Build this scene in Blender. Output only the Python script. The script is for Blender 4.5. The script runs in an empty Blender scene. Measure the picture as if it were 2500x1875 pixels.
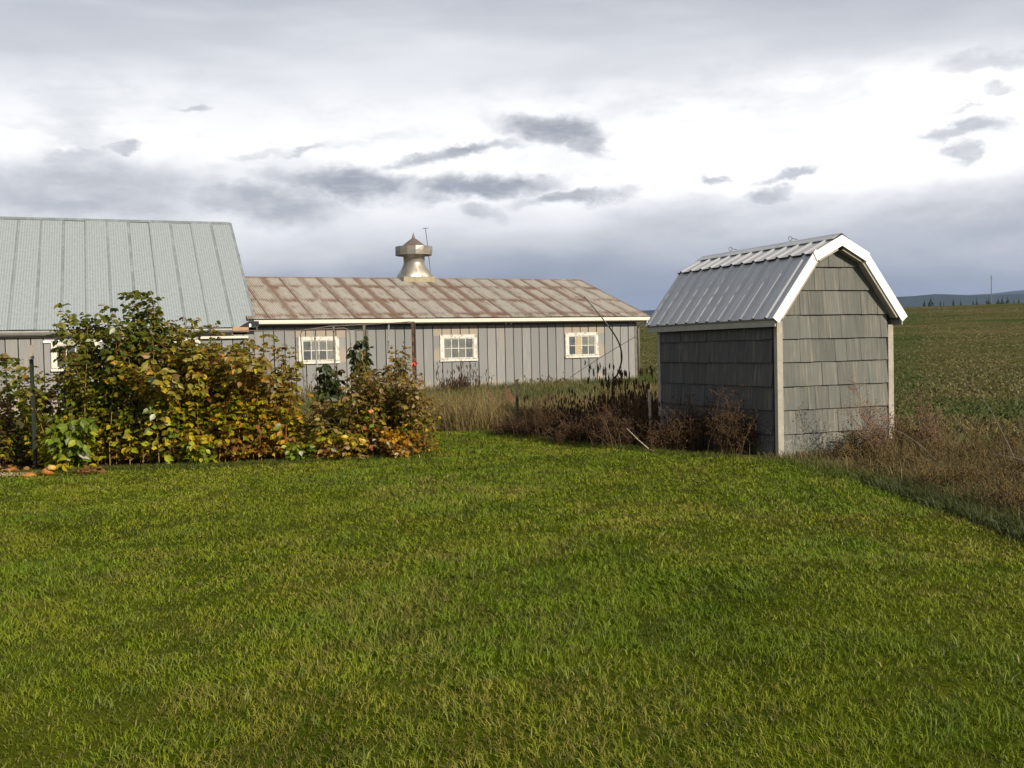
import bpy, math, random
import numpy as np
from mathutils import Matrix, Vector

S = bpy.context.scene
COL = S.collection
R = random.Random(7)
G = np.random.default_rng(11)
rad = math.radians

# ------------------------------------------------------------------ camera
cam = bpy.data.cameras.new('camera')
cam.sensor_width = 36.0
cam.lens = 2506.9 / 2500 * 36.0
cam.clip_start = 0.1
cam.clip_end = 40000
co = bpy.data.objects.new('camera', cam)
COL.objects.link(co)
co.location = (0, 0, 1.6)
co.rotation_mode = 'QUATERNION'
_pitch, _roll = 0.0326, 0.0225
co.rotation_quaternion = (Matrix.Rotation(math.pi / 2 - _pitch, 4, 'X') @ Matrix.Rotation(-_roll, 4, 'Z')).to_quaternion()
S.camera = co

# ------------------------------------------------------------------ sun, exposure
SUN_EL, SUN_AZ = 28.0, 45.0        # azimuth measured from -Y (behind the camera) towards +X (right)
to_sun = Vector((math.cos(rad(SUN_EL)) * math.sin(rad(SUN_AZ)), -math.cos(rad(SUN_EL)) * math.cos(rad(SUN_AZ)), math.sin(rad(SUN_EL))))
sl = bpy.data.lights.new('sun', 'SUN')
sl.energy = 5.0
sl.angle = rad(0.9)
sl.color = (1.0, 0.90, 0.74)
so = bpy.data.objects.new('sun', sl)
COL.objects.link(so)
so.rotation_mode = 'QUATERNION'
so.rotation_quaternion = to_sun.to_track_quat('Z', 'Y')
S.view_settings.view_transform = 'Standard'
S.view_settings.look = 'None'
S.view_settings.exposure = 0.32
S.view_settings.gamma = 1.0
S.view_settings.use_curve_mapping = False
S.render.engine = 'CYCLES'
try:
    S.cycles.use_denoising = True
    S.cycles.max_bounces = 6
    S.cycles.volume_bounces = 0
except Exception:
    pass


# ------------------------------------------------------------------ node helpers
def nd(nt, kind, **kw):
    n = nt.nodes.new(kind)
    for k, v in kw.items():
        if k.startswith('_'):
            setattr(n, k[1:], v)
            continue
        key = int(k[1:]) if (k[0] == 'i' and k[1:].isdigit()) else k.replace('__', ' ')
        s = n.inputs[key]
        if hasattr(v, 'is_linked') or isinstance(v, bpy.types.NodeSocket):
            nt.links.new(v, s)
        else:
            if isinstance(v, (tuple, list)) and len(v) == 3 and s.type == 'RGBA':
                v = (*v, 1)
            s.default_value = v
    return n


def mth(nt, op, a, b=0.0, c=None, clamp=False):
    n = nd(nt, 'ShaderNodeMath', _operation=op, i0=a, i1=b)
    if c is not None:
        if isinstance(c, bpy.types.NodeSocket): nt.links.new(c, n.inputs[2])
        else: n.inputs[2].default_value = c
    n.use_clamp = clamp
    return n.outputs[0]


def mix(nt, fac, a, b):
    n = nt.nodes.new('ShaderNodeMix')
    n.data_type = 'RGBA'
    for idx, v in ((0, fac), (6, a), (7, b)):
        s = n.inputs[idx]
        if isinstance(v, bpy.types.NodeSocket): nt.links.new(v, s)
        else:
            if isinstance(v, (tuple, list)) and len(v) == 3: v = (*v, 1)
            s.default_value = v
    return n.outputs[2]


def ramp(nt, fac, stops, interp='LINEAR'):
    n = nd(nt, 'ShaderNodeValToRGB', i0=fac)
    cr = n.color_ramp
    cr.interpolation = interp
    while len(cr.elements) < len(stops): cr.elements.new(0.5)
    for e, (p, c) in zip(cr.elements, stops):
        e.position = p
        e.color = (*c, 1) if len(c) == 3 else c
    return n.outputs[0]


def mrange(nt, v, a, b, c=0.0, d=1.0, smooth=True):
    n = nd(nt, 'ShaderNodeMapRange', i0=v, i1=a, i2=b, i3=c, i4=d)
    if smooth: n.interpolation_type = 'SMOOTHSTEP'
    return n.outputs[0]


def noise(nt, vec, scale, detail=4.0, rough=0.55, dist=0.0, col=False):
    n = nd(nt, 'ShaderNodeTexNoise', Scale=scale, Detail=detail, Roughness=rough, Distortion=dist)
    if vec is not None: nt.links.new(vec, n.inputs['Vector'])
    return n.outputs['Color' if col else 'Fac']


def mapping(nt, vec, loc=(0, 0, 0), rot=(0, 0, 0), sc=(1, 1, 1), kind='POINT'):
    n = nd(nt, 'ShaderNodeMapping', _vector_type=kind, Vector=vec, Location=loc, Rotation=rot, Scale=sc)
    return n.outputs[0]


def material(name):
    m = bpy.data.materials.new(name)
    m.use_nodes = True
    nt = m.node_tree
    nt.nodes.clear()
    out = nt.nodes.new('ShaderNodeOutputMaterial')
    return m, nt, out


def principled(nt, out, **kw):
    p = nd(nt, 'ShaderNodeBsdfPrincipled', **kw)
    if kw.get('Roughness') == 0.95: p.inputs['Specular IOR Level'].default_value = 0.0
    nt.links.new(p.outputs[0], out.inputs['Surface'])
    return p


def bump(nt, h, strength=0.3, dist=0.01):
    return nd(nt, 'ShaderNodeBump', Strength=strength, Distance=dist, Height=h).outputs[0]


# ------------------------------------------------------------------ world: Nishita sky behind broken autumn cloud
W = bpy.data.worlds.new('World')
S.world = W
W.use_nodes = True
nt = W.node_tree
nt.nodes.clear()
wo = nt.nodes.new('ShaderNodeOutputWorld')
bg = nd(nt, 'ShaderNodeBackground', Strength=0.1)
nt.links.new(bg.outputs[0], wo.inputs['Surface'])
sky = nt.nodes.new('ShaderNodeTexSky')
sky.sky_type = 'NISHITA'
sky.sun_disc = False
sky.sun_elevation = rad(SUN_EL)
sky.sun_rotation = math.atan2(to_sun.x, to_sun.y)
tc = nt.nodes.new('ShaderNodeTexCoord')
dirv = tc.outputs['Generated']
sx = nd(nt, 'ShaderNodeSeparateXYZ', i0=dirv)
X, Y, Z = sx.outputs[0], sx.outputs[1], sx.outputs[2]
az = mth(nt, 'ARCTAN2', X, Y)
hor = mth(nt, 'SQRT', mth(nt, 'ADD', mth(nt, 'MULTIPLY', X, X), mth(nt, 'MULTIPLY', Y, Y)))
el = mth(nt, 'DIVIDE', Z, mth(nt, 'MAXIMUM', hor, 0.05))
el = mth(nt, 'MINIMUM', el, 3.0)
# stretched direction space for the cloud noises
flat = mapping(nt, dirv, sc=(1, 1, 3.2))
n_big = noise(nt, flat, 2.6, 5, 0.5)
n_mid = noise(nt, flat, 7.0, 6, 0.55)
n_fine = noise(nt, flat, 26.0, 5, 0.6)
streak = noise(nt, mapping(nt, dirv, rot=(0, 0.55, 0), sc=(1.1, 1, 5.5)), 2.2, 4, 0.5)
warp = mth(nt, 'ADD', mth(nt, 'MULTIPLY', mth(nt, 'SUBTRACT', n_big, 0.5), 0.10),
           mth(nt, 'MULTIPLY', mth(nt, 'SUBTRACT', n_mid, 0.5), 0.045))
elw = mth(nt, 'ADD', el, warp)
ks = 1.0
base = ramp(nt, mth(nt, 'MULTIPLY', elw, 1.0, clamp=True), [
    (0.0, (.176, .206, .268)), (0.050, (.196, .222, .280)), (0.073, (.31, .332, .385)), (0.096, (.55, .553, .57)),
    (0.122, (.77, .765, .775)), (0.148, (.90, .895, .89)), (0.205, (.95, .945, .93)), (0.245, (.76, .765, .78)), (0.278, (.59, .60, .625)),
    (0.33, (.455, .472, .515)), (0.42, (.36, .38, .43)), (0.7, (.26, .285, .335)), (1.0, (.23, .255, .31))])
glow = mth(nt, 'MULTIPLY', mrange(nt, az, -0.35, 0.12), mrange(nt, az, 0.75, 0.35))
glow = mth(nt, 'MULTIPLY', glow, mth(nt, 'MULTIPLY', mrange(nt, elw, 0.125, 0.165), mrange(nt, elw, 0.27, 0.20)))
base = mix(nt, mth(nt, 'MULTIPLY', glow, 0.9), base, (1.12, 1.11, 1.09))
soft = noise(nt, mapping(nt, dirv, sc=(1, 1, 2.6)), 9.0, 6, 0.6)
base = mix(nt, mth(nt, 'MULTIPLY', mrange(nt, soft, 0.47, 0.68), mth(nt, 'MULTIPLY', mrange(nt, el, 0.07, 0.11), 0.38)), base, (.52, .53, .56))
# long soft streaks across the upper deck
upmask = mrange(nt, el, 0.17, 0.30)
base = mix(nt, mth(nt, 'MULTIPLY', mth(nt, 'MULTIPLY', upmask, mrange(nt, streak, 0.48, 0.66)), 0.62), base, (.78, .785, .80))
base = mix(nt, mth(nt, 'MULTIPLY', mth(nt, 'MULTIPLY', upmask, mrange(nt, streak, 0.50, 0.32)), 0.45), base, (.38, .40, .45))
# loose grey cloudlets scattered round the bright band
band = mth(nt, 'MULTIPLY', mrange(nt, el, 0.085, 0.13), mrange(nt, el, 0.27, 0.17))
cl = mrange(nt, mth(nt, 'ADD', mth(nt, 'MULTIPLY', n_mid, 0.7), mth(nt, 'MULTIPLY', n_fine, 0.3)), 0.57, 0.68)
cl = mth(nt, 'MULTIPLY', mth(nt, 'MULTIPLY', cl, band), 0.4)
# the single clouds one can point to: azimuth tangent, elevation tangent, half sizes, tilt, weight
CLOUDS = [(230, 470, 330, 85, 0.02, .75), (170, 392, 110, 24, .12, .6), (285, 366, 50, 16, .1, .75), (640, 495, 220, 52, -.04, .85),
          (850, 448, 205, 42, -.06, 1.0), (1180, 456, 215, 36, .02, 1.0), (1385, 482, 150, 24, .05, .9),
          (1105, 368, 180, 21, .17, .95), (1345, 312, 140, 36, -.2, 1.0), (1420, 340, 85, 28, -.45, .85), (470, 265, 50, 9, -.05, .55),
          (640, 372, 60, 12, .15, .35), (735, 366, 44, 7, .12, .6), (1180, 522, 62, 20, -.2, .65), (1308, 434, 32, 17, -.2, .7),
          (1740, 440, 50, 13, 0, .75), (1925, 426, 80, 15, .1, .75), (1880, 482, 60, 28, 0, .8), (2345, 316, 95, 20, -.02, .75),
          (2348, 378, 30, 34, .2, .7), (2420, 150, 130, 20, .08, .45), (2430, 220, 40, 14, 0, .5), (2365, 262, 34, 8, 0, .45),
          (2380, 530, 560, 80, .07, .5), (1750, 535, 300, 50, 0, .4)]
_c, _s = math.cos(_roll), math.sin(_roll)


def px_dir(u, v):
    du, dv = u - 1250, v - 937.5
    a, b = (_c * du - _s * dv) / 2506.9, -(_s * du + _c * dv) / 2506.9
    y, z = math.cos(_pitch) + b * math.sin(_pitch), -math.sin(_pitch) + b * math.cos(_pitch)
    return math.atan2(a, y), z / math.hypot(a, y)


wn = nd(nt, 'ShaderNodeVectorMath', _operation='MULTIPLY_ADD', i0=noise(nt, mapping(nt, dirv, sc=(1, 1, 1.8)), 15.0, 6, 0.6, col=True))
wn.inputs[1].default_value = (0.075, 0.042, 0)
wn.inputs[2].default_value = (-0.0375, -0.021, 0)
wn2 = nd(nt, 'ShaderNodeVectorMath', _operation='MULTIPLY_ADD', i0=noise(nt, mapping(nt, dirv, sc=(1, 1, 1.4)), 55.0, 4, 0.6, col=True))
wn2.inputs[1].default_value = (0.020, 0.012, 0)
wn2.inputs[2].default_value = (-0.010, -0.006, 0)
ae = nd(nt, 'ShaderNodeCombineXYZ', i0=az, i1=el).outputs[0]
aew = nd(nt, 'ShaderNodeVectorMath', _operation='ADD', i0=ae, i1=wn.outputs[0]).outputs[0]
aew = nd(nt, 'ShaderNodeVectorMath', _operation='ADD', i0=aew, i1=wn2.outputs[0]).outputs[0]
tot = cl
for (u, v, rx, ry, tilt, wgt) in CLOUDS:
    a, e = px_dir(u, v)
    m_ = mapping(nt, aew, loc=(a, e, 0), rot=(0, 0, tilt + 0.0225), sc=(rx / 2506.9, ry / 2506.9, 1), kind='TEXTURE')
    ln = nd(nt, 'ShaderNodeVectorMath', _operation='LENGTH', i0=m_).outputs['Value']
    f_ = mrange(nt, ln, 1.35, 0.35, 0.0, wgt)
    tot = mth(nt, 'MAXIMUM', tot, f_)
ccol = mix(nt, mrange(nt, n_fine, 0.35, 0.65), (.30, .312, .35), (.44, .447, .47))
ccol = mix(nt, mrange(nt, el, 0.12, 0.08), ccol, (.25, .28, .35))
clouds = mix(nt, tot, base, ccol)
scaled = nd(nt, 'ShaderNodeVectorMath', _operation='SCALE', i0=clouds)
scaled.inputs['Scale'].default_value = 10.0
# towards and below the horizon the cloud deck closes; a little of the clear sky mixes in overhead
final = mix(nt, 0.95, sky.outputs[0], scaled.outputs[0])
nt.links.new(final, bg.inputs['Color'])


# ------------------------------------------------------------------ mesh helpers
class MB:
    def __init__(self):
        self.v, self.f = [], []

    def add(self, vs, fs):
        n = len(self.v)
        self.v += [tuple(p) for p in vs]
        self.f += [tuple(i + n for i in q) for q in fs]
        return self

    def box(self, x0, x1, y0, y1, z0, z1):
        return self.add([(x0, y0, z0), (x1, y0, z0), (x1, y1, z0), (x0, y1, z0), (x0, y0, z1), (x1, y0, z1), (x1, y1, z1), (x0, y1, z1)],
                        [(3, 2, 1, 0), (4, 5, 6, 7), (0, 1, 5, 4), (1, 2, 6, 5), (2, 3, 7, 6), (3, 0, 4, 7)])

    def prism(self, poly, ext):
        n = len(poly)
        p = [Vector(q) for q in poly]
        e = Vector(ext)
        fs = [tuple(range(n))[::-1], tuple(range(n, 2 * n))] + [(i, (i + 1) % n, (i + 1) % n + n, i + n) for i in range(n)]
        return self.add(p + [q + e for q in p], fs)

    def tube(self, pts, radii, seg=6, cap=True):
        pts = [Vector(p) for p in pts]
        if not isinstance(radii, (list, tuple)): radii = [radii] * len(pts)
        rings = []
        up = Vector((0.13, 0.31, 0.94)).normalized()
        for i, p in enumerate(pts):
            t = (pts[min(i + 1, len(pts) - 1)] - pts[max(i - 1, 0)])
            if t.length < 1e-9: t = Vector((0, 0, 1))
            t.normalize()
            a = t.cross(up)
            if a.length < 0.1: a = t.cross(Vector((1, 0, 0)))
            a.normalize()
            b = t.cross(a)
            rings.append([p + (a * math.cos(k * 2 * math.pi / seg) + b * math.sin(k * 2 * math.pi / seg)) * radii[i] for k in range(seg)])
        vs = [q for r_ in rings for q in r_]
        fs = [(i * seg + k, i * seg + (k + 1) % seg, (i + 1) * seg + (k + 1) % seg, (i + 1) * seg + k) for i in range(len(pts) - 1) for k in range(seg)]
        if cap:
            fs += [tuple(range(seg))[::-1], tuple((len(pts) - 1) * seg + k for k in range(seg))]
        return self.add(vs, fs)

    def lathe(self, prof, seg=24, c=(0, 0, 0), jit=0.0):
        vs = [(c[0] + r_ * math.cos(2 * math.pi * k / seg), c[1] + r_ * math.sin(2 * math.pi * k / seg), c[2] + z) for r_, z in prof for k in range(seg)]
        if jit: vs = [(x + R.uniform(-jit, jit), y + R.uniform(-jit, jit), z) for x, y, z in vs]
        fs = [(i * seg + k, i * seg + (k + 1) % seg, (i + 1) * seg + (k + 1) % seg, (i + 1) * seg + k) for i in range(len(prof) - 1) for k in range(seg)]
        return self.add(vs, fs)

    def mesh(self, name, mat=None, smooth=False):
        me = bpy.data.meshes.new(name)
        me.from_pydata(self.v, [], self.f)
        me.update()
        if mat: me.materials.append(mat)
        if smooth: me.polygons.foreach_set('use_smooth', [True] * len(me.polygons))
        return me

    def build(self, name, mat=None, parent=None, smooth=False, **kw):
        return link(name, self.mesh(name, mat, smooth), parent, **kw)


def link(name, me, parent=None, loc=None, rot=None, M=None, kind=None, label=None):
    o = bpy.data.objects.new(name, me)
    COL.objects.link(o)
    if parent: o.parent = parent
    if M is not None: o.matrix_local = M
    if loc is not None: o.location = loc
    if rot is not None: o.rotation_euler = rot
    if kind: o['kind'] = kind
    if label: o['label'] = label
    return o


def axes(origin, xa, ya):
    xa, ya = Vector(xa).normalized(), Vector(ya).normalized()
    za = xa.cross(ya).normalized()
    m = Matrix.Identity(4)
    for i in range(3):
        m[i][0], m[i][1], m[i][2], m[i][3] = xa[i], ya[i], za[i], origin[i]
    return m


def tag(o, label, cat, group=None):
    o['label'] = label
    o['category'] = cat
    if group: o['group'] = group
    return o


def thing(name, label, cat, loc=(0, 0, 0), rz=0.0, group=None):
    o = bpy.data.objects.new(name, None)
    COL.objects.link(o)
    o.empty_display_size = 0.2
    o.location = loc
    o.rotation_euler = (0, 0, rz)
    return tag(o, label, cat, group)


def np_mesh(name, V, F3=None, F4=None, col=None, mat=None, smooth=False):
    """fast mesh from arrays; col is one RGB per vertex"""
    me = bpy.data.meshes.new(name)
    n3 = 0 if F3 is None else len(F3)
    n4 = 0 if F4 is None else len(F4)
    me.vertices.add(len(V))
    me.vertices.foreach_set('co', np.ascontiguousarray(V, np.float32).ravel())
    loops = np.concatenate([a.ravel() for a in (F3, F4) if a is not None and len(a)]).astype(np.int32)
    me.loops.add(len(loops))
    me.loops.foreach_set('vertex_index', loops)
    me.polygons.add(n3 + n4)
    st = np.concatenate([np.arange(n3) * 3, n3 * 3 + np.arange(n4) * 4]).astype(np.int32)
    me.polygons.foreach_set('loop_start', st)
    me.update(calc_edges=True)
    if col is not None:
        a = me.color_attributes.new('tint', 'FLOAT_COLOR', 'POINT')
        c4 = np.ones((len(V), 4), np.float32)
        c4[:, :3] = col
        a.data.foreach_set('color', c4.ravel())
    if smooth: me.polygons.foreach_set('use_smooth', np.ones(n3 + n4, bool))
    if mat: me.materials.append(mat)
    return me


# value noise on arrays
_lat = G.random((256, 256))


def vnoise(x, y, s):
    x, y = np.asarray(x) * s + 1000.3, np.asarray(y) * s + 1000.7
    i, j = np.floor(x).astype(int), np.floor(y).astype(int)
    a, b = x - i, y - j
    a, b = a * a * (3 - 2 * a), b * b * (3 - 2 * b)
    L = lambda p, q: _lat[p % 256, q % 256]
    return (L(i, j) * (1 - a) + L(i + 1, j) * a) * (1 - b) + (L(i, j + 1) * (1 - a) + L(i + 1, j + 1) * a) * b


def fbm(x, y, s, o=3):
    t, w, k = 0, 0.0, 1.0
    for _ in range(o):
        t = t + k * vnoise(x, y, s)
        w += k
        k *= 0.5
        s *= 2.1
    return t / w


def sstep(a, b, x):
    t = np.clip((np.asarray(x, float) - a) / (b - a), 0, 1)
    return t * t * (3 - 2 * t)


def lawn_edge(y):
    """x of the mown lawn's right-hand edge"""
    return np.interp(y, [-30, 7, 11, 13, 14.1, 15.1, 17.2, 20.2], [4.0, 3.92, 3.9, 3.85, 3.64, 2.33, 1.0, -0.6])


def height(x, y):
    x, y = np.asarray(x, float), np.asarray(y, float)
    t = np.maximum(y - 20.0, 0)
    soft = t * t / (t + 3.0)
    k = 0.0408 * (1 + 0.20 * sstep(20, 110, x) - 0.05 * sstep(0, -60, x))
    crest = 215.0
    rise = k * np.where(soft < crest - 60, soft, (crest - 60) + 60 * (1 - np.exp(-np.maximum(soft - (crest - 60), 0) / 60)))
    fall = 0.05 * np.maximum(y - 275, 0)
    z = rise - np.minimum(fall, 30)
    z = z + (fbm(x, y, 0.02) - 0.5) * 1.0 * sstep(45, 120, y) + (fbm(x + 50, y, 0.25) - 0.5) * 0.18 * sstep(22, 40, y)
    # rough ground and shallow swale beyond the mown edge
    d = x - lawn_edge(y)
    sw = sstep(0.0, 0.7, d) * sstep(3.2, 1.2, d) * sstep(14.5, 12.5, y)
    z = z - 0.13 * sw
    z = z + (fbm(x, y + 9, 0.9) - 0.5) * 0.05 * sstep(-40, -10, -abs(y))
    return z


# ------------------------------------------------------------------ materials
def m_plain(name, c, rough=0.7, metal=0.0, var=0.12, sc=6.0, bmp=0.1, bsc=60.0):
    m, nt, out = material(name)
    t = nt.nodes.new('ShaderNodeTexCoord').outputs['Object']
    n = noise(nt, t, sc, 5, 0.6)
    k = mrange(nt, n, 0.25, 0.75, 1 - var, 1 + var, False)
    cc = nd(nt, 'ShaderNodeVectorMath', _operation='SCALE', i0=c)
    nt.links.new(k, cc.inputs['Scale'])
    principled(nt, out, Base__Color=cc.outputs[0], Roughness=rough, Metallic=metal, Normal=bump(nt, noise(nt, t, bsc, 3), bmp, 0.004))
    return m


def m_shingle(name, base_c, tan_c, tan_amt):
    m, nt, out = material(name)
    t = nt.nodes.new('ShaderNodeTexCoord').outputs['Object']
    rnd = nt.nodes.new('ShaderNodeObjectInfo').outputs['Random']
    off = nd(nt, 'ShaderNodeVectorMath', _operation='SCALE', i0=(13.0, 7.0, 3.0))
    nt.links.new(mth(nt, 'MULTIPLY', rnd, 20.0), off.inputs['Scale'])
    tv = nd(nt, 'ShaderNodeVectorMath', _operation='ADD', i0=t, i1=off.outputs[0]).outputs[0]
    g = noise(nt, mapping(nt, tv, sc=(95, 1.6, 1)), 1.0, 4, 0.65)
    g2 = noise(nt, mapping(nt, tv, sc=(26, 1.4, 1)), 1.0, 3, 0.6)
    blot = noise(nt, tv, 5.0, 4, 0.6)
    c = mix(nt, mth(nt, 'MULTIPLY', mrange(nt, g2, 0.48, 0.72), tan_amt), base_c, tan_c)
    k = mth(nt, 'ADD', mth(nt, 'MULTIPLY', g, 0.9), mth(nt, 'ADD', mth(nt, 'MULTIPLY', rnd, 0.26), mth(nt, 'MULTIPLY', blot, 0.3)))
    k = mth(nt, 'ADD', k, 0.14)
    cs = nd(nt, 'ShaderNodeVectorMath', _operation='SCALE', i0=c)
    nt.links.new(k, cs.inputs['Scale'])
    # pale scuffs low on the wall where the paint has weathered off
    wz = nd(nt, 'ShaderNodeSeparateXYZ', i0=nt.nodes.new('ShaderNodeNewGeometry').outputs['Position']).outputs[2]
    sc = mth(nt, 'MULTIPLY', mrange(nt, wz, 0.75, 0.05), mrange(nt, noise(nt, tv, 24.0, 5, 0.7), 0.52, 0.62))
    cf = mix(nt, mth(nt, 'MULTIPLY', sc, 0.6), cs.outputs[0], (.27, .26, .22))
    principled(nt, out, Base__Color=cf, Roughness=0.85, Normal=bump(nt, g, 0.7, 0.004))
    return m


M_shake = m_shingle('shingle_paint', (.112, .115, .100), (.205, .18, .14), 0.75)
M_shake_shaded = m_shingle('shingle_paint_shaded', (.062, .063, .060), (.165, .130, .09), 0.75)  # darker copy of the gable shingles: side wall's shade put into the colour
M_white = m_plain('white_paint', (.80, .79, .75), 0.55, var=0.04, sc=9)
M_cream = m_plain('weathered_cream_trim', (.30, .272, .22), 0.8, var=0.22, sc=14, bmp=0.35)
M_soffit = m_plain('primed_wood', (.32, .30, .26), 0.8, var=0.15)
M_dark = m_plain('black_foam', (.02, .02, .022), 0.9)
M_core = m_plain('dark_sheathing', (.012, .011, .010), 0.9)
M_steel = m_plain('dull_steel', (.18, .18, .18), 0.5, 0.7)


def m_shedroof():
    m, nt, out = material('grey_ribbed_roof')
    t = nt.nodes.new('ShaderNodeTexCoord').outputs['Object']
    n = noise(nt, mapping(nt, t, sc=(6, 1.2, 1)), 1.5, 5, 0.6)
    sp = noise(nt, t, 45.0, 3, 0.6)
    c = mix(nt, mrange(nt, n, 0.3, 0.75), (.42, .42, .415), (.50, .50, .49))
    c = mix(nt, mth(nt, 'MULTIPLY', mrange(nt, sp, 0.62, 0.72), 0.25), c, (.26, .26, .25))
    principled(nt, out, Base__Color=c, Roughness=0.42, Metallic=0.3, Normal=bump(nt, sp, 0.06, 0.002))
    return m


M_shedroof = m_shedroof()


def m_corr(name, clean, grime, rust_amt, green=0.0):
    """corrugated galvanised sheet; local x across the sheet, y up the slope"""
    m, nt, out = material(name)
    t = nt.nodes.new('ShaderNodeTexCoord').outputs['Object']
    rnd = nt.nodes.new('ShaderNodeObjectInfo').outputs['Random']
    comb = nd(nt, 'ShaderNodeCombineXYZ', i0=mth(nt, 'MULTIPLY', rnd, 37.0), i1=mth(nt, 'MULTIPLY', rnd, 11.0)).outputs[0]
    tv = nd(nt, 'ShaderNodeVectorMath', _operation='ADD', i0=t, i1=comb).outputs[0]
    s = nd(nt, 'ShaderNodeSeparateXYZ', i0=t)
    x, y = s.outputs[0], s.outputs[1]
    edge = mth(nt, 'MAXIMUM', mrange(nt, x, 0.05, 0.0), mrange(nt, x, 0.575, 0.61)) if green else mth(nt, 'MAXIMUM', mrange(nt, x, 0.09, 0.0), mrange(nt, x, 0.50, 0.61))
    str_ = noise(nt, mapping(nt, tv, sc=(34, 1.1, 1)), 1.0, 5, 0.62)
    blot = noise(nt, mapping(nt, tv, sc=(3.5, 1.6, 1)), 1.0, 5, 0.65)
    fine = noise(nt, tv, 40, 4, 0.7)
    spang = noise(nt, tv, 9, 3, 0.6)
    c = mix(nt, mrange(nt, spang, 0.3, 0.7), clean, tuple(q * 0.86 for q in clean))
    c = mix(nt, mth(nt, 'MULTIPLY', mrange(nt, str_, 0.45, 0.75), 0.5), c, grime)
    c = mix(nt, mth(nt, 'MULTIPLY', mth(nt, 'MULTIPLY', edge, mrange(nt, blot, 0.25, 0.6)), 0.85 if green else 0.55), c, tuple(q * 0.62 for q in grime))
    rough = 0.55
    if rust_amt > 0:
        # rust runs at the laps, in bands over the purlins and in blotches
        bands = mrange(nt, mth(nt, 'ABSOLUTE', mth(nt, 'SUBTRACT', mth(nt, 'FRACT', mth(nt, 'DIVIDE', mth(nt, 'ADD', y, mth(nt, 'MULTIPLY', blot, 0.9)), 1.7)), 0.5)), 0.22, 0.0)
        lap = mth(nt, 'MAXIMUM', mrange(nt, mth(nt, 'ADD', x, mth(nt, 'MULTIPLY', mth(nt, 'SUBTRACT', blot, 0.5), 0.25)), 0.27, 0.12), mrange(nt, x, 0.56, 0.60))
        lap = mth(nt, 'MULTIPLY', lap, mrange(nt, mth(nt, 'ADD', mth(nt, 'ADD', mth(nt, 'MULTIPLY', str_, 0.5), mth(nt, 'MULTIPLY', blot, 0.5)), mth(nt, 'MULTIPLY', rnd, 0.3)), 0.42, 0.72))
        v = mth(nt, 'ADD', mth(nt, 'MULTIPLY', blot, 0.62), mth(nt, 'MULTIPLY', str_, 0.42))
        v = mth(nt, 'ADD', v, mth(nt, 'MULTIPLY', bands, 0.16))
        v = mth(nt, 'ADD', v, mth(nt, 'MULTIPLY', rnd, 0.10))
        v = mth(nt, 'ADD', v, mth(nt, 'MULTIPLY', mth(nt, 'SUBTRACT', fine, 0.5), 0.35))
        v = mth(nt, 'SUBTRACT', v, mth(nt, 'MULTIPLY', mrange(nt, y, 4.0, 4.9), 0.12))
        msk = mth(nt, 'MAXIMUM', mrange(nt, v, 0.55, 0.80), mth(nt, 'MULTIPLY', lap, 0.85))
        rc = mix(nt, mrange(nt, fine, 0.35, 0.65), (.13, .060, .030), (.205, .108, .060))
        rc = mix(nt, mrange(nt, spang, 0.45, 0.7), rc, (.17, .095, .062))
        c = mix(nt, mth(nt, 'MULTIPLY', msk, rust_amt), c, rc)
        rough = mrange(nt, msk, 0, 1, 0.55, 0.9)
    principled(nt, out, Base__Color=c, Roughness=rough, Metallic=0.15, Normal=bump(nt, fine, 0.12, 0.003))
    return m


M_rusty = m_corr('rusty_corrugated_steel', (.46, .42, .35), (.32, .26, .19), 0.92)
M_pale = m_corr('pale_corrugated_steel', (.30, .333, .335), (.25, .28, .28), 0.0, 1.0)


def m_boards():
    m, nt, out = material('weathered_grey_boards')
    t = nt.nodes.new('ShaderNodeTexCoord').outputs['Object']
    rnd = nt.nodes.new('ShaderNodeObjectInfo').outputs['Random']
    comb = nd(nt, 'ShaderNodeCombineXYZ', i0=mth(nt, 'MULTIPLY', rnd, 31.0), i1=0.0, i2=mth(nt, 'MULTIPLY', rnd, 9.0)).outputs[0]
    tv = nd(nt, 'ShaderNodeVectorMath', _operation='ADD', i0=t, i1=comb).outputs[0]
    z = nd(nt, 'ShaderNodeSeparateXYZ', i0=t).outputs[2]
    grain = noise(nt, mapping(nt, tv, sc=(55, 55, 2.2)), 1.0, 4, 0.6)
    wide = noise(nt, mapping(nt, tv, sc=(11, 11, 0.9)), 1.0, 5, 0.65)
    c = mix(nt, rnd, (.165, .172, .168), (.25, .252, .238))
    c = mix(nt, mrange(nt, grain, 0.3, 0.75), c, (.185, .18, .178))
    # bare wood shows where rain splash has stripped the paint
    low = mrange(nt, z, 0.65, 0.0)
    v = mth(nt, 'ADD', mth(nt, 'MULTIPLY', low, 0.46), wide)
    bare = mrange(nt, mth(nt, 'ADD', v, mth(nt, 'MULTIPLY', rnd, 0.12)), 0.62, 0.84)
    c = mix(nt, mth(nt, 'MULTIPLY', bare, 0.8), c, mix(nt, grain, (.27, .215, .16), (.36, .30, .235)))
    pk = mrange(nt, noise(nt, tv, 30, 4, 0.7), 0.66, 0.74)
    c = mix(nt, mth(nt, 'MULTIPLY', pk, 0.4), c, (.38, .36, .33))
    principled(nt, out, Base__Color=c, Roughness=0.85, Normal=bump(nt, grain, 0.35, 0.004))
    return m


M_boards = m_boards()


def m_peel():
    m, nt, out = material('peeling_white_window_paint')
    t = nt.nodes.new('ShaderNodeTexCoord').outputs['Object']
    n = noise(nt, mapping(nt, t, sc=(14, 14, 7)), 1.0, 5, 0.7)
    c = mix(nt, mrange(nt, n, 0.50, 0.66), (.56, .545, .49), (.28, .22, .155))
    principled(nt, out, Base__Color=c, Roughness=0.75, Normal=bump(nt, n, 0.3, 0.004))
    return m


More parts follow.
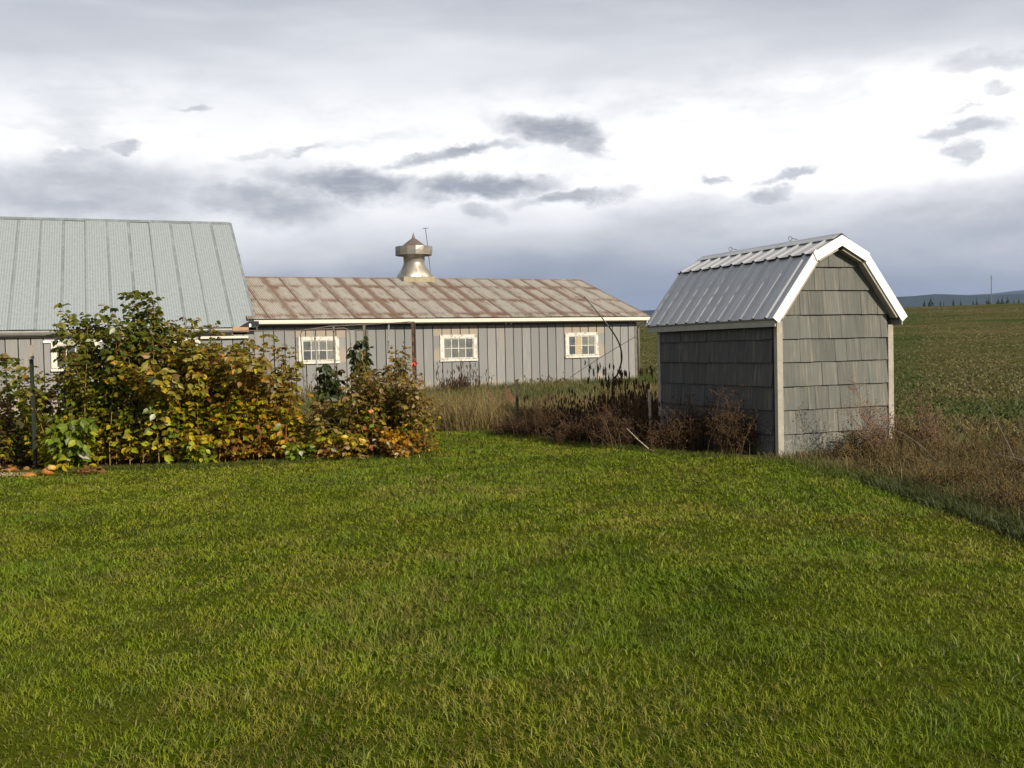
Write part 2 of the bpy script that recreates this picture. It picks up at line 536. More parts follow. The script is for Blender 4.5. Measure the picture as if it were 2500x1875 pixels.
M_peel = m_peel()
M_fascia = m_plain('aged_white_gutter', (.58, .54, .45), 0.6, var=0.1, sc=3)
M_bare = m_plain('bare_plywood', (.36, .29, .18), 0.75, var=0.25, sc=9, bmp=0.3)
M_tan = m_plain('raw_board_end', (.36, .22, .12), 0.8, var=0.2)


def m_glass():
    m, nt, out = material('dusty_window_glass')
    t = nt.nodes.new('ShaderNodeTexCoord').outputs['Object']
    rnd = nt.nodes.new('ShaderNodeObjectInfo').outputs['Random']
    n = noise(nt, t, 6, 5, 0.7)
    c = mix(nt, mrange(nt, mth(nt, 'ADD', mth(nt, 'MULTIPLY', n, 0.6), mth(nt, 'MULTIPLY', rnd, 0.5)), 0.3, 0.85), (.055, .065, .07), (.20, .20, .175))
    principled(nt, out, Base__Color=c, Roughness=0.22, Normal=bump(nt, n, 0.1, 0.01))
    return m


M_glass = m_glass()


def m_vent():
    m, nt, out = material('aged_galvanised_ventilator')
    t = nt.nodes.new('ShaderNodeTexCoord').outputs['Object']
    z = nd(nt, 'ShaderNodeSeparateXYZ', i0=t).outputs[2]
    n = noise(nt, t, 2.6, 5, 0.6)
    f = noise(nt, mapping(nt, t, sc=(9, 9, 2)), 1.0, 5, 0.65)
    c = mix(nt, mrange(nt, n, 0.3, 0.7), (.30, .285, .25), (.21, .20, .17))
    c = mix(nt, mth(nt, 'MULTIPLY', mrange(nt, f, 0.48, 0.68), 0.75), c, (.20, .13, .07))
    principled(nt, out, Base__Color=c, Roughness=mrange(nt, n, 0.3, 0.7, 0.36, 0.55), Metallic=mrange(nt, f, 0.48, 0.66, 0.6, 0.1), Normal=bump(nt, n, 0.25, 0.03))
    return m


M_vent = m_vent()
M_ventbase = m_plain('stained_vent_curb', (.27, .235, .155), 0.7, 0.15, var=0.25, sc=4)
M_ventcap = m_plain('brown_vent_cap', (.17, .12, .10), 0.55, 0.4, var=0.2, sc=4)
M_rust = m_plain('rusted_iron', (.12, .06, .032), 0.9, 0.1, var=0.45, sc=16, bmp=0.4)
M_darkrust = m_plain('dark_rusted_iron', (.055, .038, .03), 0.85, 0.1, var=0.35, sc=20)
M_pipe = m_plain('galvanised_conduit', (.24, .235, .215), 0.5, 0.4, var=0.15)
M_blackpipe = m_plain('black_poly_pipe', (.022, .02, .019), 0.45)
M_greypost = m_plain('silvered_wood', (.15, .13, .105), 0.9, var=0.3, sc=12, bmp=0.5)
M_palewood = m_plain('bleached_wood', (.40, .33, .24), 0.9, var=0.3, sc=20, bmp=0.4)
M_rock = m_plain('pale_rock', (.36, .34, .30), 0.9, var=0.3, sc=12, bmp=0.6, bsc=25)
M_greenpost = m_plain('green_post_paint', (.014, .02, .013), 0.8)
M_orange = m_plain('orange_squash_skin', (.34, .13, .02), 0.55, var=0.25, sc=18)
M_squash = m_plain('rotting_squash_flesh', (.45, .26, .06), 0.6, var=0.4, sc=16)
M_straw = m_plain('straw', (.42, .36, .20), 0.8, var=0.25, sc=20)
M_ribbon = m_plain('red_orange_tape', (.75, .10, .035), 0.5, var=0.1)


def m_tint(name, trans=0.3, rough=0.6, spec=0.3):
    m, nt, out = material(name)
    a = nd(nt, 'ShaderNodeVertexColor', _layer_name='tint').outputs[0]
    p = nd(nt, 'ShaderNodeBsdfPrincipled', Base__Color=a, Roughness=rough)
    p.inputs['Specular IOR Level'].default_value = spec
    if trans > 0:
        tr = nd(nt, 'ShaderNodeBsdfTranslucent', Color=a)
        mx = nd(nt, 'ShaderNodeMixShader', i0=trans, i1=p.outputs[0], i2=tr.outputs[0])
        nt.links.new(mx.outputs[0], out.inputs['Surface'])
    else:
        nt.links.new(p.outputs[0], out.inputs['Surface'])
    return m


M_leaf = m_tint('leaf', 0.5, 0.65, 0.15)
M_blade = m_tint('grass_blade', 0.28, 0.6, 0.25)
M_stalk = m_tint('dry_stalk', 0.0, 0.85, 0.1)


def m_leafcol(name, c):
    m, nt, out = material(name)
    t = nt.nodes.new('ShaderNodeTexCoord').outputs['Object']
    n = noise(nt, t, 18, 3, 0.6)
    cc = mix(nt, mrange(nt, n, 0.3, 0.7), tuple(q * 0.75 for q in c), tuple(q * 1.2 for q in c))
    p = nd(nt, 'ShaderNodeBsdfPrincipled', Base__Color=cc, Roughness=0.5)
    tr = nd(nt, 'ShaderNodeBsdfTranslucent', Color=cc)
    mx = nd(nt, 'ShaderNodeMixShader', i0=0.3, i1=p.outputs[0], i2=tr.outputs[0])
    nt.links.new(mx.outputs[0], out.inputs['Surface'])
    return m


def m_ground():
    m, nt, out = material('field_soil_and_stubble')
    t = nt.nodes.new('ShaderNodeTexCoord').outputs['Object']
    big = noise(nt, mapping(nt, t, sc=(0.03, 0.055, 0)), 1.0, 5, 0.6)
    mid = noise(nt, mapping(nt, t, sc=(0.10, 0.32, 0)), 1.0, 5, 0.65)
    fin = noise(nt, mapping(nt, t, sc=(1.4, 2.6, 0)), 1.0, 5, 0.7)
    vf = noise(nt, t, 7.0, 4, 0.7)
    v = mth(nt, 'ADD', mth(nt, 'MULTIPLY', big, 0.45), mth(nt, 'ADD', mth(nt, 'MULTIPLY', mid, 0.35), mth(nt, 'MULTIPLY', fin, 0.25)))
    c = ramp(nt, v, [(0.38, (.030, .054, .012)), (0.47, (.052, .066, .018)), (0.54, (.082, .076, .028)), (0.60, (.12, .10, .045)), (0.68, (.165, .135, .065))])
    c = mix(nt, mrange(nt, vf, 0.55, 0.35), c, mix(nt, 0.5, c, (.03, .03, .012)))
    principled(nt, out, Base__Color=c, Roughness=0.95, Normal=bump(nt, mth(nt, 'ADD', fin, mth(nt, 'MULTIPLY', vf, 0.4)), 0.9, 0.12))
    return m


def m_lawn():
    m, nt, out = material('mown_turf')
    t = nt.nodes.new('ShaderNodeTexCoord').outputs['Object']
    big = noise(nt, t, 0.55, 4, 0.6)
    mid = noise(nt, t, 3.2, 5, 0.65)
    fin = noise(nt, t, 30.0, 4, 0.7)
    v = mth(nt, 'ADD', mth(nt, 'MULTIPLY', big, 0.5), mth(nt, 'ADD', mth(nt, 'MULTIPLY', mid, 0.3), mth(nt, 'MULTIPLY', fin, 0.25)))
    c = ramp(nt, v, [(0.35, (.022, .036, .003)), (0.5, (.045, .064, .004)), (0.62, (.075, .085, .008)), (0.75, (.09, .08, .02))])
    principled(nt, out, Base__Color=c, Roughness=0.95, Normal=bump(nt, mth(nt, 'ADD', fin, mid), 0.8, 0.03))
    return m


def m_soil():
    m, nt, out = material('bed_soil_and_leaf_litter')
    t = nt.nodes.new('ShaderNodeTexCoord').outputs['Object']
    n, f = noise(nt, t, 4.0, 5, 0.65), noise(nt, t, 28.0, 4, 0.7)
    c = mix(nt, mrange(nt, f, 0.45, 0.7), (.028, .020, .013), (.085, .055, .028))
    c = mix(nt, mth(nt, 'MULTIPLY', mrange(nt, n, 0.5, 0.65), 0.5), c, (.04, .05, .014))
    principled(nt, out, Base__Color=c, Roughness=0.95, Normal=bump(nt, f, 0.8, 0.03))
    return m


# ------------------------------------------------------------------ ground sheets
def spaced(a, b, n, p):
    t = np.linspace(-1, 1, n)
    return np.where(t < 0, -(abs(t) ** p) * abs(a), (abs(t) ** p) * b)


def grid_mesh(name, xs, ys, mat, dz=0.0, keep=None):
    Xg, Yg = np.meshgrid(xs, ys)
    V = np.stack([Xg, Yg, height(Xg, Yg) + dz], -1).reshape(-1, 3)
    nx, ny = len(xs), len(ys)
    i = (np.arange(ny - 1)[:, None] * nx + np.arange(nx - 1)[None, :]).ravel()
    F = np.stack([i, i + 1, i + nx + 1, i + nx], -1)
    if keep is not None:
        c = V[F].mean(1)
        F = F[keep(c[:, 0], c[:, 1])]
        used, inv = np.unique(F, return_inverse=True)
        V, F = V[used], inv.reshape(F.shape)
    return np_mesh(name, V, None, F, mat=mat, smooth=True)


xs = np.unique(np.round(np.concatenate([np.linspace(-16, 24, 161), spaced(-9000, 9000, 120, 3.2)]), 3))
ys = np.unique(np.round(np.concatenate([np.linspace(-6, 40, 185), np.linspace(40, 320, 100), 320 + 9500 * np.linspace(0, 1, 30) ** 2.5, [-60, -30, -12]]), 3))
link('field', grid_mesh('field', xs, ys, m_ground()), kind='structure')


def on_lawn(x, y, pad=0.0):
    left = np.interp(x, [-30, -7.15, -5.6, -3.3, -1.4, -1.2], [13.6, 14.25, 14.68, 15.02, 15.75, 15.9])   # bed edge, far side of the lawn
    tongue = (x > -1.55 + 0.0 * y) & (y > 15.0) & (y < 20.25 + pad)
    return (x < lawn_edge(y) + pad) & ((y < left + pad) | tongue)


M_lawn = m_lawn()
lx_ = np.arange(-14, 4.6, 0.11)
ly_ = np.arange(-4, 21.4, 0.11)
link('lawn', grid_mesh('lawn', lx_, ly_, M_lawn, 0.012, lambda x, y: on_lawn(x, y)), kind='structure')
link('garden_bed', grid_mesh('garden_bed', np.arange(-14, -0.9, 0.2), np.arange(13.4, 18.8, 0.2), m_soil(), 0.006), kind='structure')


# ------------------------------------------------------------------ distant hills
def hill(name, dist, prof, depth, mat):
    """a rounded ridge; prof = [(azimuth tangent, elevation tangent)]"""
    a = np.linspace(prof[0][0], prof[-1][0], 160)
    e = np.interp(a, [p[0] for p in prof], [p[1] for p in prof])
    rows = []
    for k in range(13):
        s = -1 + 2 * k / 12
        prof_k = math.cos(s * math.pi / 2) ** 1.3
        y = dist + s * depth
        x = a * dist
        zt = e * dist + 1.6
        z = -40 + (zt + 40) * prof_k + (fbm(x, np.full_like(x, y), 0.004) - 0.5) * 26 * prof_k
        rows.append(np.stack([x, np.full_like(x, y), z], -1))
    V = np.concatenate(rows)
    n = len(a)
    i = (np.arange(12)[:, None] * n + np.arange(n - 1)[None, :]).ravel()
    F = np.stack([i, i + 1, i + n + 1, i + n], -1)
    link(name, np_mesh(name, V, None, F, mat=mat, smooth=True), kind='structure')


M_hill = m_plain('wooded_hill', (.018, .028, .022), 0.95, var=0.4, sc=0.012)
hill('wooded_ridge', 4200, [(-1.6, .030), (-.5, .033), (0.1, .036), (.14, .0372), (.25, .041), (.37, .0440), (.42, .0452), (.47, .0440), (.55, .0415), (.8, .034), (1.6, .03)], 700, M_hill)
hill('far_hill', 6800, [(.30, .028), (.40, .040), (.44, .0435), (.47, .0452), (.50, .0464), (.6, .049), (.8, .056), (1.2, .045), (1.7, .04)], 900, M_hill)

# ------------------------------------------------------------------ garden shed
SHED = thing('garden_shed', 'small grey shingled shed with a ribbed metal gambrel roof and bright white gable trim', 'shed', (3.7846, 14.6384, 0), 0.3907)
sw_, sl_ = 2.057, 3.2425
PROF = [(-.165, 1.965), (.545, 2.878), (1.03, 3.118), (1.515, 2.878), (2.225, 1.965)]
ZK = [-0.02, .3102, .6549, .997, 1.343, 1.6777, 2.0213, 2.374, 2.712, 3.05]


def clip(poly, a, b):
    """keep the part of a polygon on the right-hand (inside) side of the line a->b"""
    out = []
    sd = lambda p: (b[0] - a[0]) * (p[1] - a[1]) - (b[1] - a[1]) * (p[0] - a[0])
    for i in range(len(poly)):
        p, q = poly[i], poly[(i + 1) % len(poly)]
        sp, sq = sd(p), sd(q)
        if sp <= 0: out.append(p)
        if sp * sq < 0:
            t = sp / (sp - sq)
            out.append((p[0] + t * (q[0] - p[0]), p[1] + t * (q[1] - p[1])))
    return out


core = MB()
core.prism([(0.012, 0.014, -.02), (0.012, 0.014, 2.0), (.56, 0.014, 2.84), (1.03, 0.014, 3.06), (1.5, 0.014, 2.84), (2.045, 0.014, 2.0), (2.045, 0.014, -.02)], (0, sl_ - 0.028, 0))
core.build('wall_core', M_core, SHED)


def shingle(poly, z0, hgt, mat, parent, M):
    b = MB()
    n = len(poly)
    bt = R.uniform(.022, .036)
    fr = [(x, z, 0.007 + bt * (1 - (z - z0) / hgt)) for x, z in poly]
    bk = [(x, z, -0.012) for x, z in poly]
    cx, cz = sum(p[0] for p in poly) / n, sum(p[1] for p in poly) / n
    fr = [(x - cx, z - cz, w) for x, z, w in fr]
    bk = [(x - cx, z - cz, w) for x, z, w in bk]
    b.add(fr + bk, [tuple(range(n)), tuple(range(n, 2 * n))[::-1]] + [((i + 1) % n, i, i + n, (i + 1) % n + n) for i in range(n)])
    o = b.build('shingle', mat, parent)
    o.matrix_local = M @ Matrix.Translation((cx, cz, R.uniform(0, 0.002))) @ Matrix.Rotation(R.uniform(-.006, .006), 4, 'Z') @ Matrix.Rotation(R.uniform(-.02, .02), 4, 'Y')
    return o


def course(u0, u1, z0, z1, mat, M, wmin, wmax, clipper=None, joined=None):
    u = u0
    while u < u1 - 0.01:
        w = R.uniform(wmin, wmax)
        if u + w > u1 - 0.07: w = u1 - u
        dz = R.uniform(-0.003, 0.003)
        gap = R.choice((.001, .0018, .003)) if clipper else .0006
        poly = [(u + gap, z0 + dz), (u + w - gap, z0 + dz), (u + w - gap, z1 + 0.02), (u + gap, z1 + 0.02)]
        if clipper: poly = clipper(poly)
        if poly and len(poly) > 2: shingle(poly, z0, z1 - z0 + 0.02, mat, SHED, M)
        u += w


inner = [(-.06, 1.88), (.61, 2.76), (1.03, 2.965), (1.45, 2.76), (2.12, 1.88)]


def gclip(poly):
    for a, b in zip(inner, inner[1:]): poly = clip(poly, a, b)
    return poly


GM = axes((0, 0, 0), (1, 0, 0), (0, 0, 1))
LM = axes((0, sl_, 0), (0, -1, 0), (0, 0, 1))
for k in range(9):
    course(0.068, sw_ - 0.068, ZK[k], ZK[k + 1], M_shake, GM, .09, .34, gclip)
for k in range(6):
    course(0.06, sl_ - 0.085, ZK[k], min(ZK[k + 1], 1.93), M_shake_shaded, LM, .18, .42)
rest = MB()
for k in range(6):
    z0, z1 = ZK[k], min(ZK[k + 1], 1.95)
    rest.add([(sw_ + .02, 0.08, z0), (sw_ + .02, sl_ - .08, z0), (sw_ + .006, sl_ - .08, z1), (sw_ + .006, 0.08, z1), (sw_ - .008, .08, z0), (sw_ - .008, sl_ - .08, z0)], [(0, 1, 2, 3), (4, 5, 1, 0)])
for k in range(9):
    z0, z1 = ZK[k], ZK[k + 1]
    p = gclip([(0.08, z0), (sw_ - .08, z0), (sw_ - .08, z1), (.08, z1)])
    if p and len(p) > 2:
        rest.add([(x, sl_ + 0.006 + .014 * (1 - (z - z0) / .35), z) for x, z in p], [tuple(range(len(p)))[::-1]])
rest.build('rear_siding', M_shake_shaded, SHED)
for (x0, x1, y0, y1, zt) in ((-.026, .070, -.042, .03, 1.93), (sw_ - .070, sw_ + .026, -.042, .05, 1.86), (-.03, .03, sl_ - .05, sl_ + .03, 1.93), (sw_ - .05, sw_ + .03, sl_ - .05, sl_ + .03, 1.9)):
    MB().box(x0, x1, y0, y1, -0.03, zt).build('corner_post', M_cream, SHED)

# roof deck, eave boards, ribbed sheets
deck = MB()
for a, b in zip(PROF, PROF[1:]):
    a, b = Vector((a[0], 0, a[1])), Vector((b[0], 0, b[1]))
    t = (b - a).normalized()
    n = Vector((-t.z, 0, t.x))
    deck.prism([a - n * 0.012 + Vector((0, -.135, 0)), b - n * 0.012 + Vector((0, -.135, 0)), b - n * 0.04 + Vector((0, -.135, 0)), a - n * 0.04 + Vector((0, -.135, 0))], (0, sl_ + .32, 0))
deck.build('roof_deck', M_soffit, SHED)
MB().box(-.128, -.108, -.13, sl_ + .19, 1.855, 1.945).build('eave_board', M_soffit, SHED)
MB().box(2.165, 2.185, -.13, sl_ + .19, 1.855, 1.945).build('eave_board', M_soffit, SHED)


def rib_sheet(width, length, pitch, first, rib_h=0.034, th=0.004):
    us = [(0, 0)]
    c = first
    while c < width - 0.03:
        for du, h in ((-.048, 0), (-.016, rib_h), (.016, rib_h), (.048, 0)):
            us.append((c + du, h))
        c += pitch
    us.append((width, 0))
    us = [q for q in us if -1e-6 <= q[0] <= width + 1e-6]
    return extr(us, length, th)


def extr(us, length, th, nseg=1):
    b = MB()
    n = len(us)
    for j in range(nseg + 1):
        y = length * j / nseg
        b.v += [(u, y, h) for u, h in us]
    for j in range(nseg + 1):
        y = length * j / nseg
        b.v += [(u, y, h - th) for u, h in us]
    o = (nseg + 1) * n
    for j in range(nseg):
        for i in range(n - 1):
            b.f.append((j * n + i, j * n + i + 1, (j + 1) * n + i + 1, (j + 1) * n + i))
            b.f.append((o + j * n + i + 1, o + j * n + i, o + (j + 1) * n + i, o + (j + 1) * n + i + 1))
    for i in range(n - 1):
        b.f.append((i + 1, i, o + i, o + i + 1))
        q = nseg * n
        b.f.append((q + i, q + i + 1, o + q + i + 1, o + q + i))
    return b


roofL = sl_ + .145 + .21
for si, (a, b, lift, ext) in enumerate(((PROF[0], PROF[1], 0.0, 0.0), (PROF[1], PROF[2], .028, .045), (PROF[3], PROF[2], .028, .045), (PROF[4], PROF[3], 0.0, 0.0))):
    a, b = Vector((a[0], 0, a[1])), Vector((b[0], 0, b[1]))
    t = (b - a).normalized()
    left = si < 2
    xa = Vector((0, -1, 0)) if left else Vector((0, 1, 0))
    n = xa.cross(t)
    ln = (b - a).length + ext
    me4 = rib_sheet(.915, ln, .305, .15, .034 if si in (0, 3) else .024).mesh('roof_panel', M_shedroof)
    y = sl_ + .21 if left else -.145
    for k in range(4):
        o0 = a - t * ext + n * (lift + 0.003 * (k % 2) + 0.002)
        wleft = roofL - k * .895
        me = me4 if wleft > .915 else rib_sheet(max(wleft, .1), ln, .305, .15, .034 if si in (0, 3) else .024).mesh('roof_panel', M_shedroof)
        link('roof_panel', me, SHED, M=axes((o0.x, (y - k * .895) if left else (y + k * .895), o0.z), xa, t))
    # foam closure showing as a dark wavy line under the upper sheet's lip
    if si in (1, 2):
        o0 = a - t * (ext - .012) + n * (lift - .016)
        b_ = MB().box(0, roofL - .02, 0, .02, -.012, .010)
        link('closure_strip', b_.mesh('closure_strip', M_dark), SHED, M=axes((o0.x, y, o0.z), xa, t))
cap = MB()
t1 = Vector((PROF[1][0] - 1.03, 0, PROF[1][1] - 3.118)).normalized()
t2 = Vector((PROF[3][0] - 1.03, 0, PROF[3][1] - 3.118)).normalized()
pk = Vector((1.03, 0, 3.118 + .068))
arc = [pk + t1 * .17 + Vector((0, 0, -.004)), pk + t1 * .04, pk + t1 * .015 + Vector((0, 0, .008)), pk + t2 * .015 + Vector((0, 0, .008)), pk + t2 * .04, pk + t2 * .17 + Vector((0, 0, -.004))]
cap.prism([p + Vector((0, -.16, 0)) for p in arc] + [p + Vector((0, -.16, -.007)) for p in reversed(arc)], (0, roofL + .01, 0))
cap.build('ridge_cap', M_shedroof, SHED)
cl_ = MB()
cl_.prism([(1.03 + t1.x * .15, -.172, pk.z + t1.z * .15 - .012), (1.03, -.172, pk.z + .002), (1.03 + t2.x * .155, -.172, pk.z + t2.z * .15 - .012), (1.03 + t2.x * .15, -.172, pk.z + t2.z * .15 - .06), (1.03, -.172, pk.z - .05), (1.03 + t1.x * .15, -.172, pk.z + t1.z * .15 - .06)], (0, .03, 0))
cl_.build('ridge_closure', M_dark, SHED)
for y_ in (1.0, 2.6):
    h = MB()
    h.tube([(1.03 +   .032 * math.cos(a), y_, pk.z + .048 + .032 * math.sin(a)) for a in [k * math.pi / 7 - 1.2 for k in range(14)]], .006, 6)
    h.tube([(1.03, y_, pk.z - .02), (1.03, y_, pk.z + .022)], .008, 6)
    h.tube([(1.06, y_, pk.z + .05), (1.12, y_ - .06, pk.z + .03)], .006, 5)
    h.build('ridge_hook', M_steel, SHED)


# white barge boards: lower boards behind, upper boards over them, chevron at the peak
def off2(p, n, d): return (p[0] + n[0] * d, p[1] + n[1] * d)


def strip(a, b, w, y0, y1, name, mat, s0=0.0, s1=0.0, inset=0.0, back0=0.0, back1=0.0):
    """board along a->b in the gable plane, w wide on the inner (lower) side"""
    t = Vector((b[0] - a[0], b[1] - a[1]))
    t.normalize()
    n = Vector((t.y, -t.x))
    a2, b2 = Vector(a) - t * s0, Vector(b) + t * s1
    pts = [a2 + n * inset, b2 + n * inset, b2 + t * back1 + n * (inset + w), a2 + t * back0 + n * (inset + w)]
    return MB().prism([(p.x, y0, p.y) for p in pts], (0, y1 - y0, 0)).build(name, mat, SHED)


P0, P1, P2, P3, P4 = PROF
up = 0.012
P1u, P2u, P3u = (P1[0], P1[1] + .022), (P2[0], P2[1] + .026), (P3[0], P3[1] + .022)
strip(P0, P1, .125, -.168, -.147, 'barge_board', M_white, .0, .07, -.022)
strip(P3, P4, .125, -.168, -.147, 'barge_board', M_white, .07, .0, -.022)
strip(P1u, P2u, .135, -.184, -.1695, 'barge_board', M_white, .02, -.10, -.012)
strip(P2u, P3u, .135, -.184, -.1695, 'barge_board', M_white, -.10, .02, -.012)
xl = .097
sl1 = (P2u[1] - P1u[1]) / (P2u[0] - P1u[0])
chev = [(1.03 - xl, P2u[1] + .014 - sl1 * xl), (1.03, P2u[1] + .014), (1.03 + xl, P2u[1] + .014 - sl1 * xl), (1.03 + xl, P2u[1] - .138 - sl1 * xl), (1.03, P2u[1] - .138), (1.03 - xl, P2u[1] - .138 - sl1 * xl)]
MB().prism([(x, -.1875, z) for x, z in chev], (0, .019, 0)).build('barge_board', M_white, SHED)
# cream soffit moulding behind the barge boards
for a, b, s0, s1 in ((P0, P1, -.10, -.03), (P1, P2, -.05, -.11), (P2, P3, -.11, -.05), (P3, P4, -.03, -.10)):
    strip(a, b, .042, -.1465, -.024, 'soffit_moulding', M_cream, s0, s1, .098)
for (x, z) in ((-.10, 1.93), (.60, 2.79), (1.03, 3.02), (1.46, 2.79), (2.16, 1.94), (.62, 2.86)):
    MB().lathe([(0.0001, .004), (.007, .003), (.008, 0)], 6).build('nail_head', M_steel, SHED, M=axes((x, -.1885 if abs(x - 1.03) < .6 else -.1685, z), (1, 0, 0), (0, 0, 1)))

# ------------------------------------------------------------------ long board-sided poultry barn
BARN = thing('poultry_barn', 'long low grey board barn with a rust-streaked corrugated roof and small white-framed windows', 'barn', (4.4884, 33.3833, 0), 0.4163)
BL = 13.0
WY = 0.3                     # wall plane
BX1, BX0 = -0.31, -13.0
zb = 0.30


def corr_profile(width, pitch=0.0678, amp=0.0105, seg=4):
    n = int(round(width / pitch * seg))
    return [(width * i / n, amp * math.cos(2 * math.pi * (width * i / n) / pitch)) for i in range(n + 1)]


def roof_sheets(parent, x_right, count, wid, slope_len, pitch, z0, y0, mat, name='roof_sheet', amp=.0105):
    me = extr(corr_profile(wid + .055, amp=amp), slope_len, .003).mesh(name, mat, False)
    for k in range(count):
        x = x_right - (k + 1) * wid
        m_ = me
        o = link(name, m_, parent, loc=(x + R.uniform(-.006, .006), y0 - R.uniform(0, .02), z0 + .006 + (.004 if k % 2 else 0) + R.uniform(0, .003)), rot=(pitch + R.uniform(-.0012, .0012), 0, R.uniform(-.002, .002)))


bp = math.atan2(1.515, 4.8)
bsl = math.hypot(1.515, 4.8)
roof_sheets(BARN, 0.02, 21, .61, bsl, bp, 2.617, 0, M_rusty)
MB().add([(0.05, 4.8, 4.135), (-12.9, 4.8, 4.135), (-12.9, 9.6, 2.62), (.05, 9.6, 2.62)], [(0, 1, 2, 3)]).add([(0.05, 4.8, 4.11), (-12.9, 4.8, 4.11), (-12.9, 9.6, 2.595), (.05, 9.6, 2.595)], [(3, 2, 1, 0)]).build('rear_roof_slope', M_rusty, BARN)
rc = MB()
rc.prism([(0, 4.8 - .13, 4.135 - .028), (0, 4.8, 4.135 + .022), (0, 4.8 + .13, 4.135 - .028), (0, 4.8, 4.135 + .012)], (-12.9, 0, 0))
rc.build('ridge_flashing', M_rusty, BARN)
MB().box(-12.62, 0.0, -.035, .0, 2.487, 2.592).build('gutter_board', M_fascia, BARN)
MB().prism([(0.0, -.035, 2.592), (0.035, -.035, 2.57), (0.045, -.035, 2.53), (0.03, -.035, 2.495), (0.0, -.035, 2.487)], (0, .11, 0)).build('gutter_end', M_fascia, BARN)
MB().box(-12.9, -.02, .0, 9.5, 2.46, 2.482).build('soffit', M_greypost, BARN)
rt = MB()
for x in (-.03, .0):
    pass
rt.prism([(-.02, 0, 2.58), (-.02, 4.8, 4.095), (-.02, 9.6, 2.58), (-.02, 9.6, 2.48), (-.02, 4.8, 3.99), (-.02, 0, 2.48)], (.028, 0, 0))
rt.build('rake_board', M_greypost, BARN)
bk = MB()
bk.prism([(BX1 - .01, WY + .022, zb - .2), (BX1 - .01, WY + .022, 2.46), (BX1 - .01, 4.8, 3.95), (BX1 - .01, 9.3, 2.46), (BX1 - .01, 9.3, zb - .2)], (BX0 - BX1, 0, 0))
bk.build('wall_backing', M_core, BARN)
# dark strip laid under the eave to stand for the shadow band
MB().box(BX0, BX1, WY - .012, WY + .01, 2.385, 2.462).build('eave_shadow_strip', M_greypost, BARN)
WINS = [(-2.315, 1.18, .80, 1.32, 'b'), (-6.515, 1.19, .80, 1.315, ''), (-10.77, 1.17, .77, 1.35, '')]
x = BX1
nb = 0
while x > BX0 + .1:
    w = .293 + R.uniform(-.006, .006)
    x0, x1 = x - w + .013, x - .013
    spans = [(zb - .05 + R.uniform(-.03, .03), 2.40)]
    for wx, ww, wh, wz, _ in WINS:
        l, r_ = wx - ww / 2 + .03, wx + ww / 2 - .03
        if x1 > l and x0 < r_:
            spans = [(spans[0][0], wz + .03), (wz + wh - .03, 2.40)]
            # the board beside an opening is notched: keep its outer sliver as part of the same two lengths
    for (za, zc) in spans:
        b = MB()
        dy = R.uniform(-.005, .005)
        t1_, t0_ = R.uniform(-.003, .003), R.uniform(-.003, .003)
        b.box(0, x1 - x0, 0, .022, 0, zc - za)
        b.v = [(vx + (t1_ if vz > .1 else t0_), vy, vz) for vx, vy, vz in b.v]
        b.build('wall_board', M_boards, BARN, loc=(x0, WY - .004 + dy, za))
    # slivers left and right of windows where the opening crosses a board
    for wx, ww, wh, wz, _ in WINS:
        l, r_ = wx - ww / 2 + .03, wx + ww / 2 - .03
        if x1 > l and x0 < r_:
            if x0 < l - .02: MB().box(0, l - x0, 0, .022, 0, wh - .02).build('wall_board', M_boards, BARN, loc=(x0, WY - .003, wz + .01))
            if x1 > r_ + .02: MB().box(0, x1 - r_, 0, .022, 0, wh - .02).build('wall_board', M_boards, BARN, loc=(r_, WY - .003, wz + .01))
    x -= w
MB().box(BX1 - .06, BX1 + .02, WY - .02, WY + .03, zb - .1, 2.40).build('corner_board', M_greypost, BARN)
# end wall boards (right-hand gable), seen only edge on
ew = MB()
for k in range(30):
    y_ = WY + .04 + k * .3
    ew.box(BX1, BX1 + .02, y_, y_ + .288, zb - .1, 2.40 + (1.5 * (1 - abs(y_ + .15 - 4.8) / 4.6)) - .05)
ew.build('end_wall_boards', M_boards, BARN, kind='stuff')


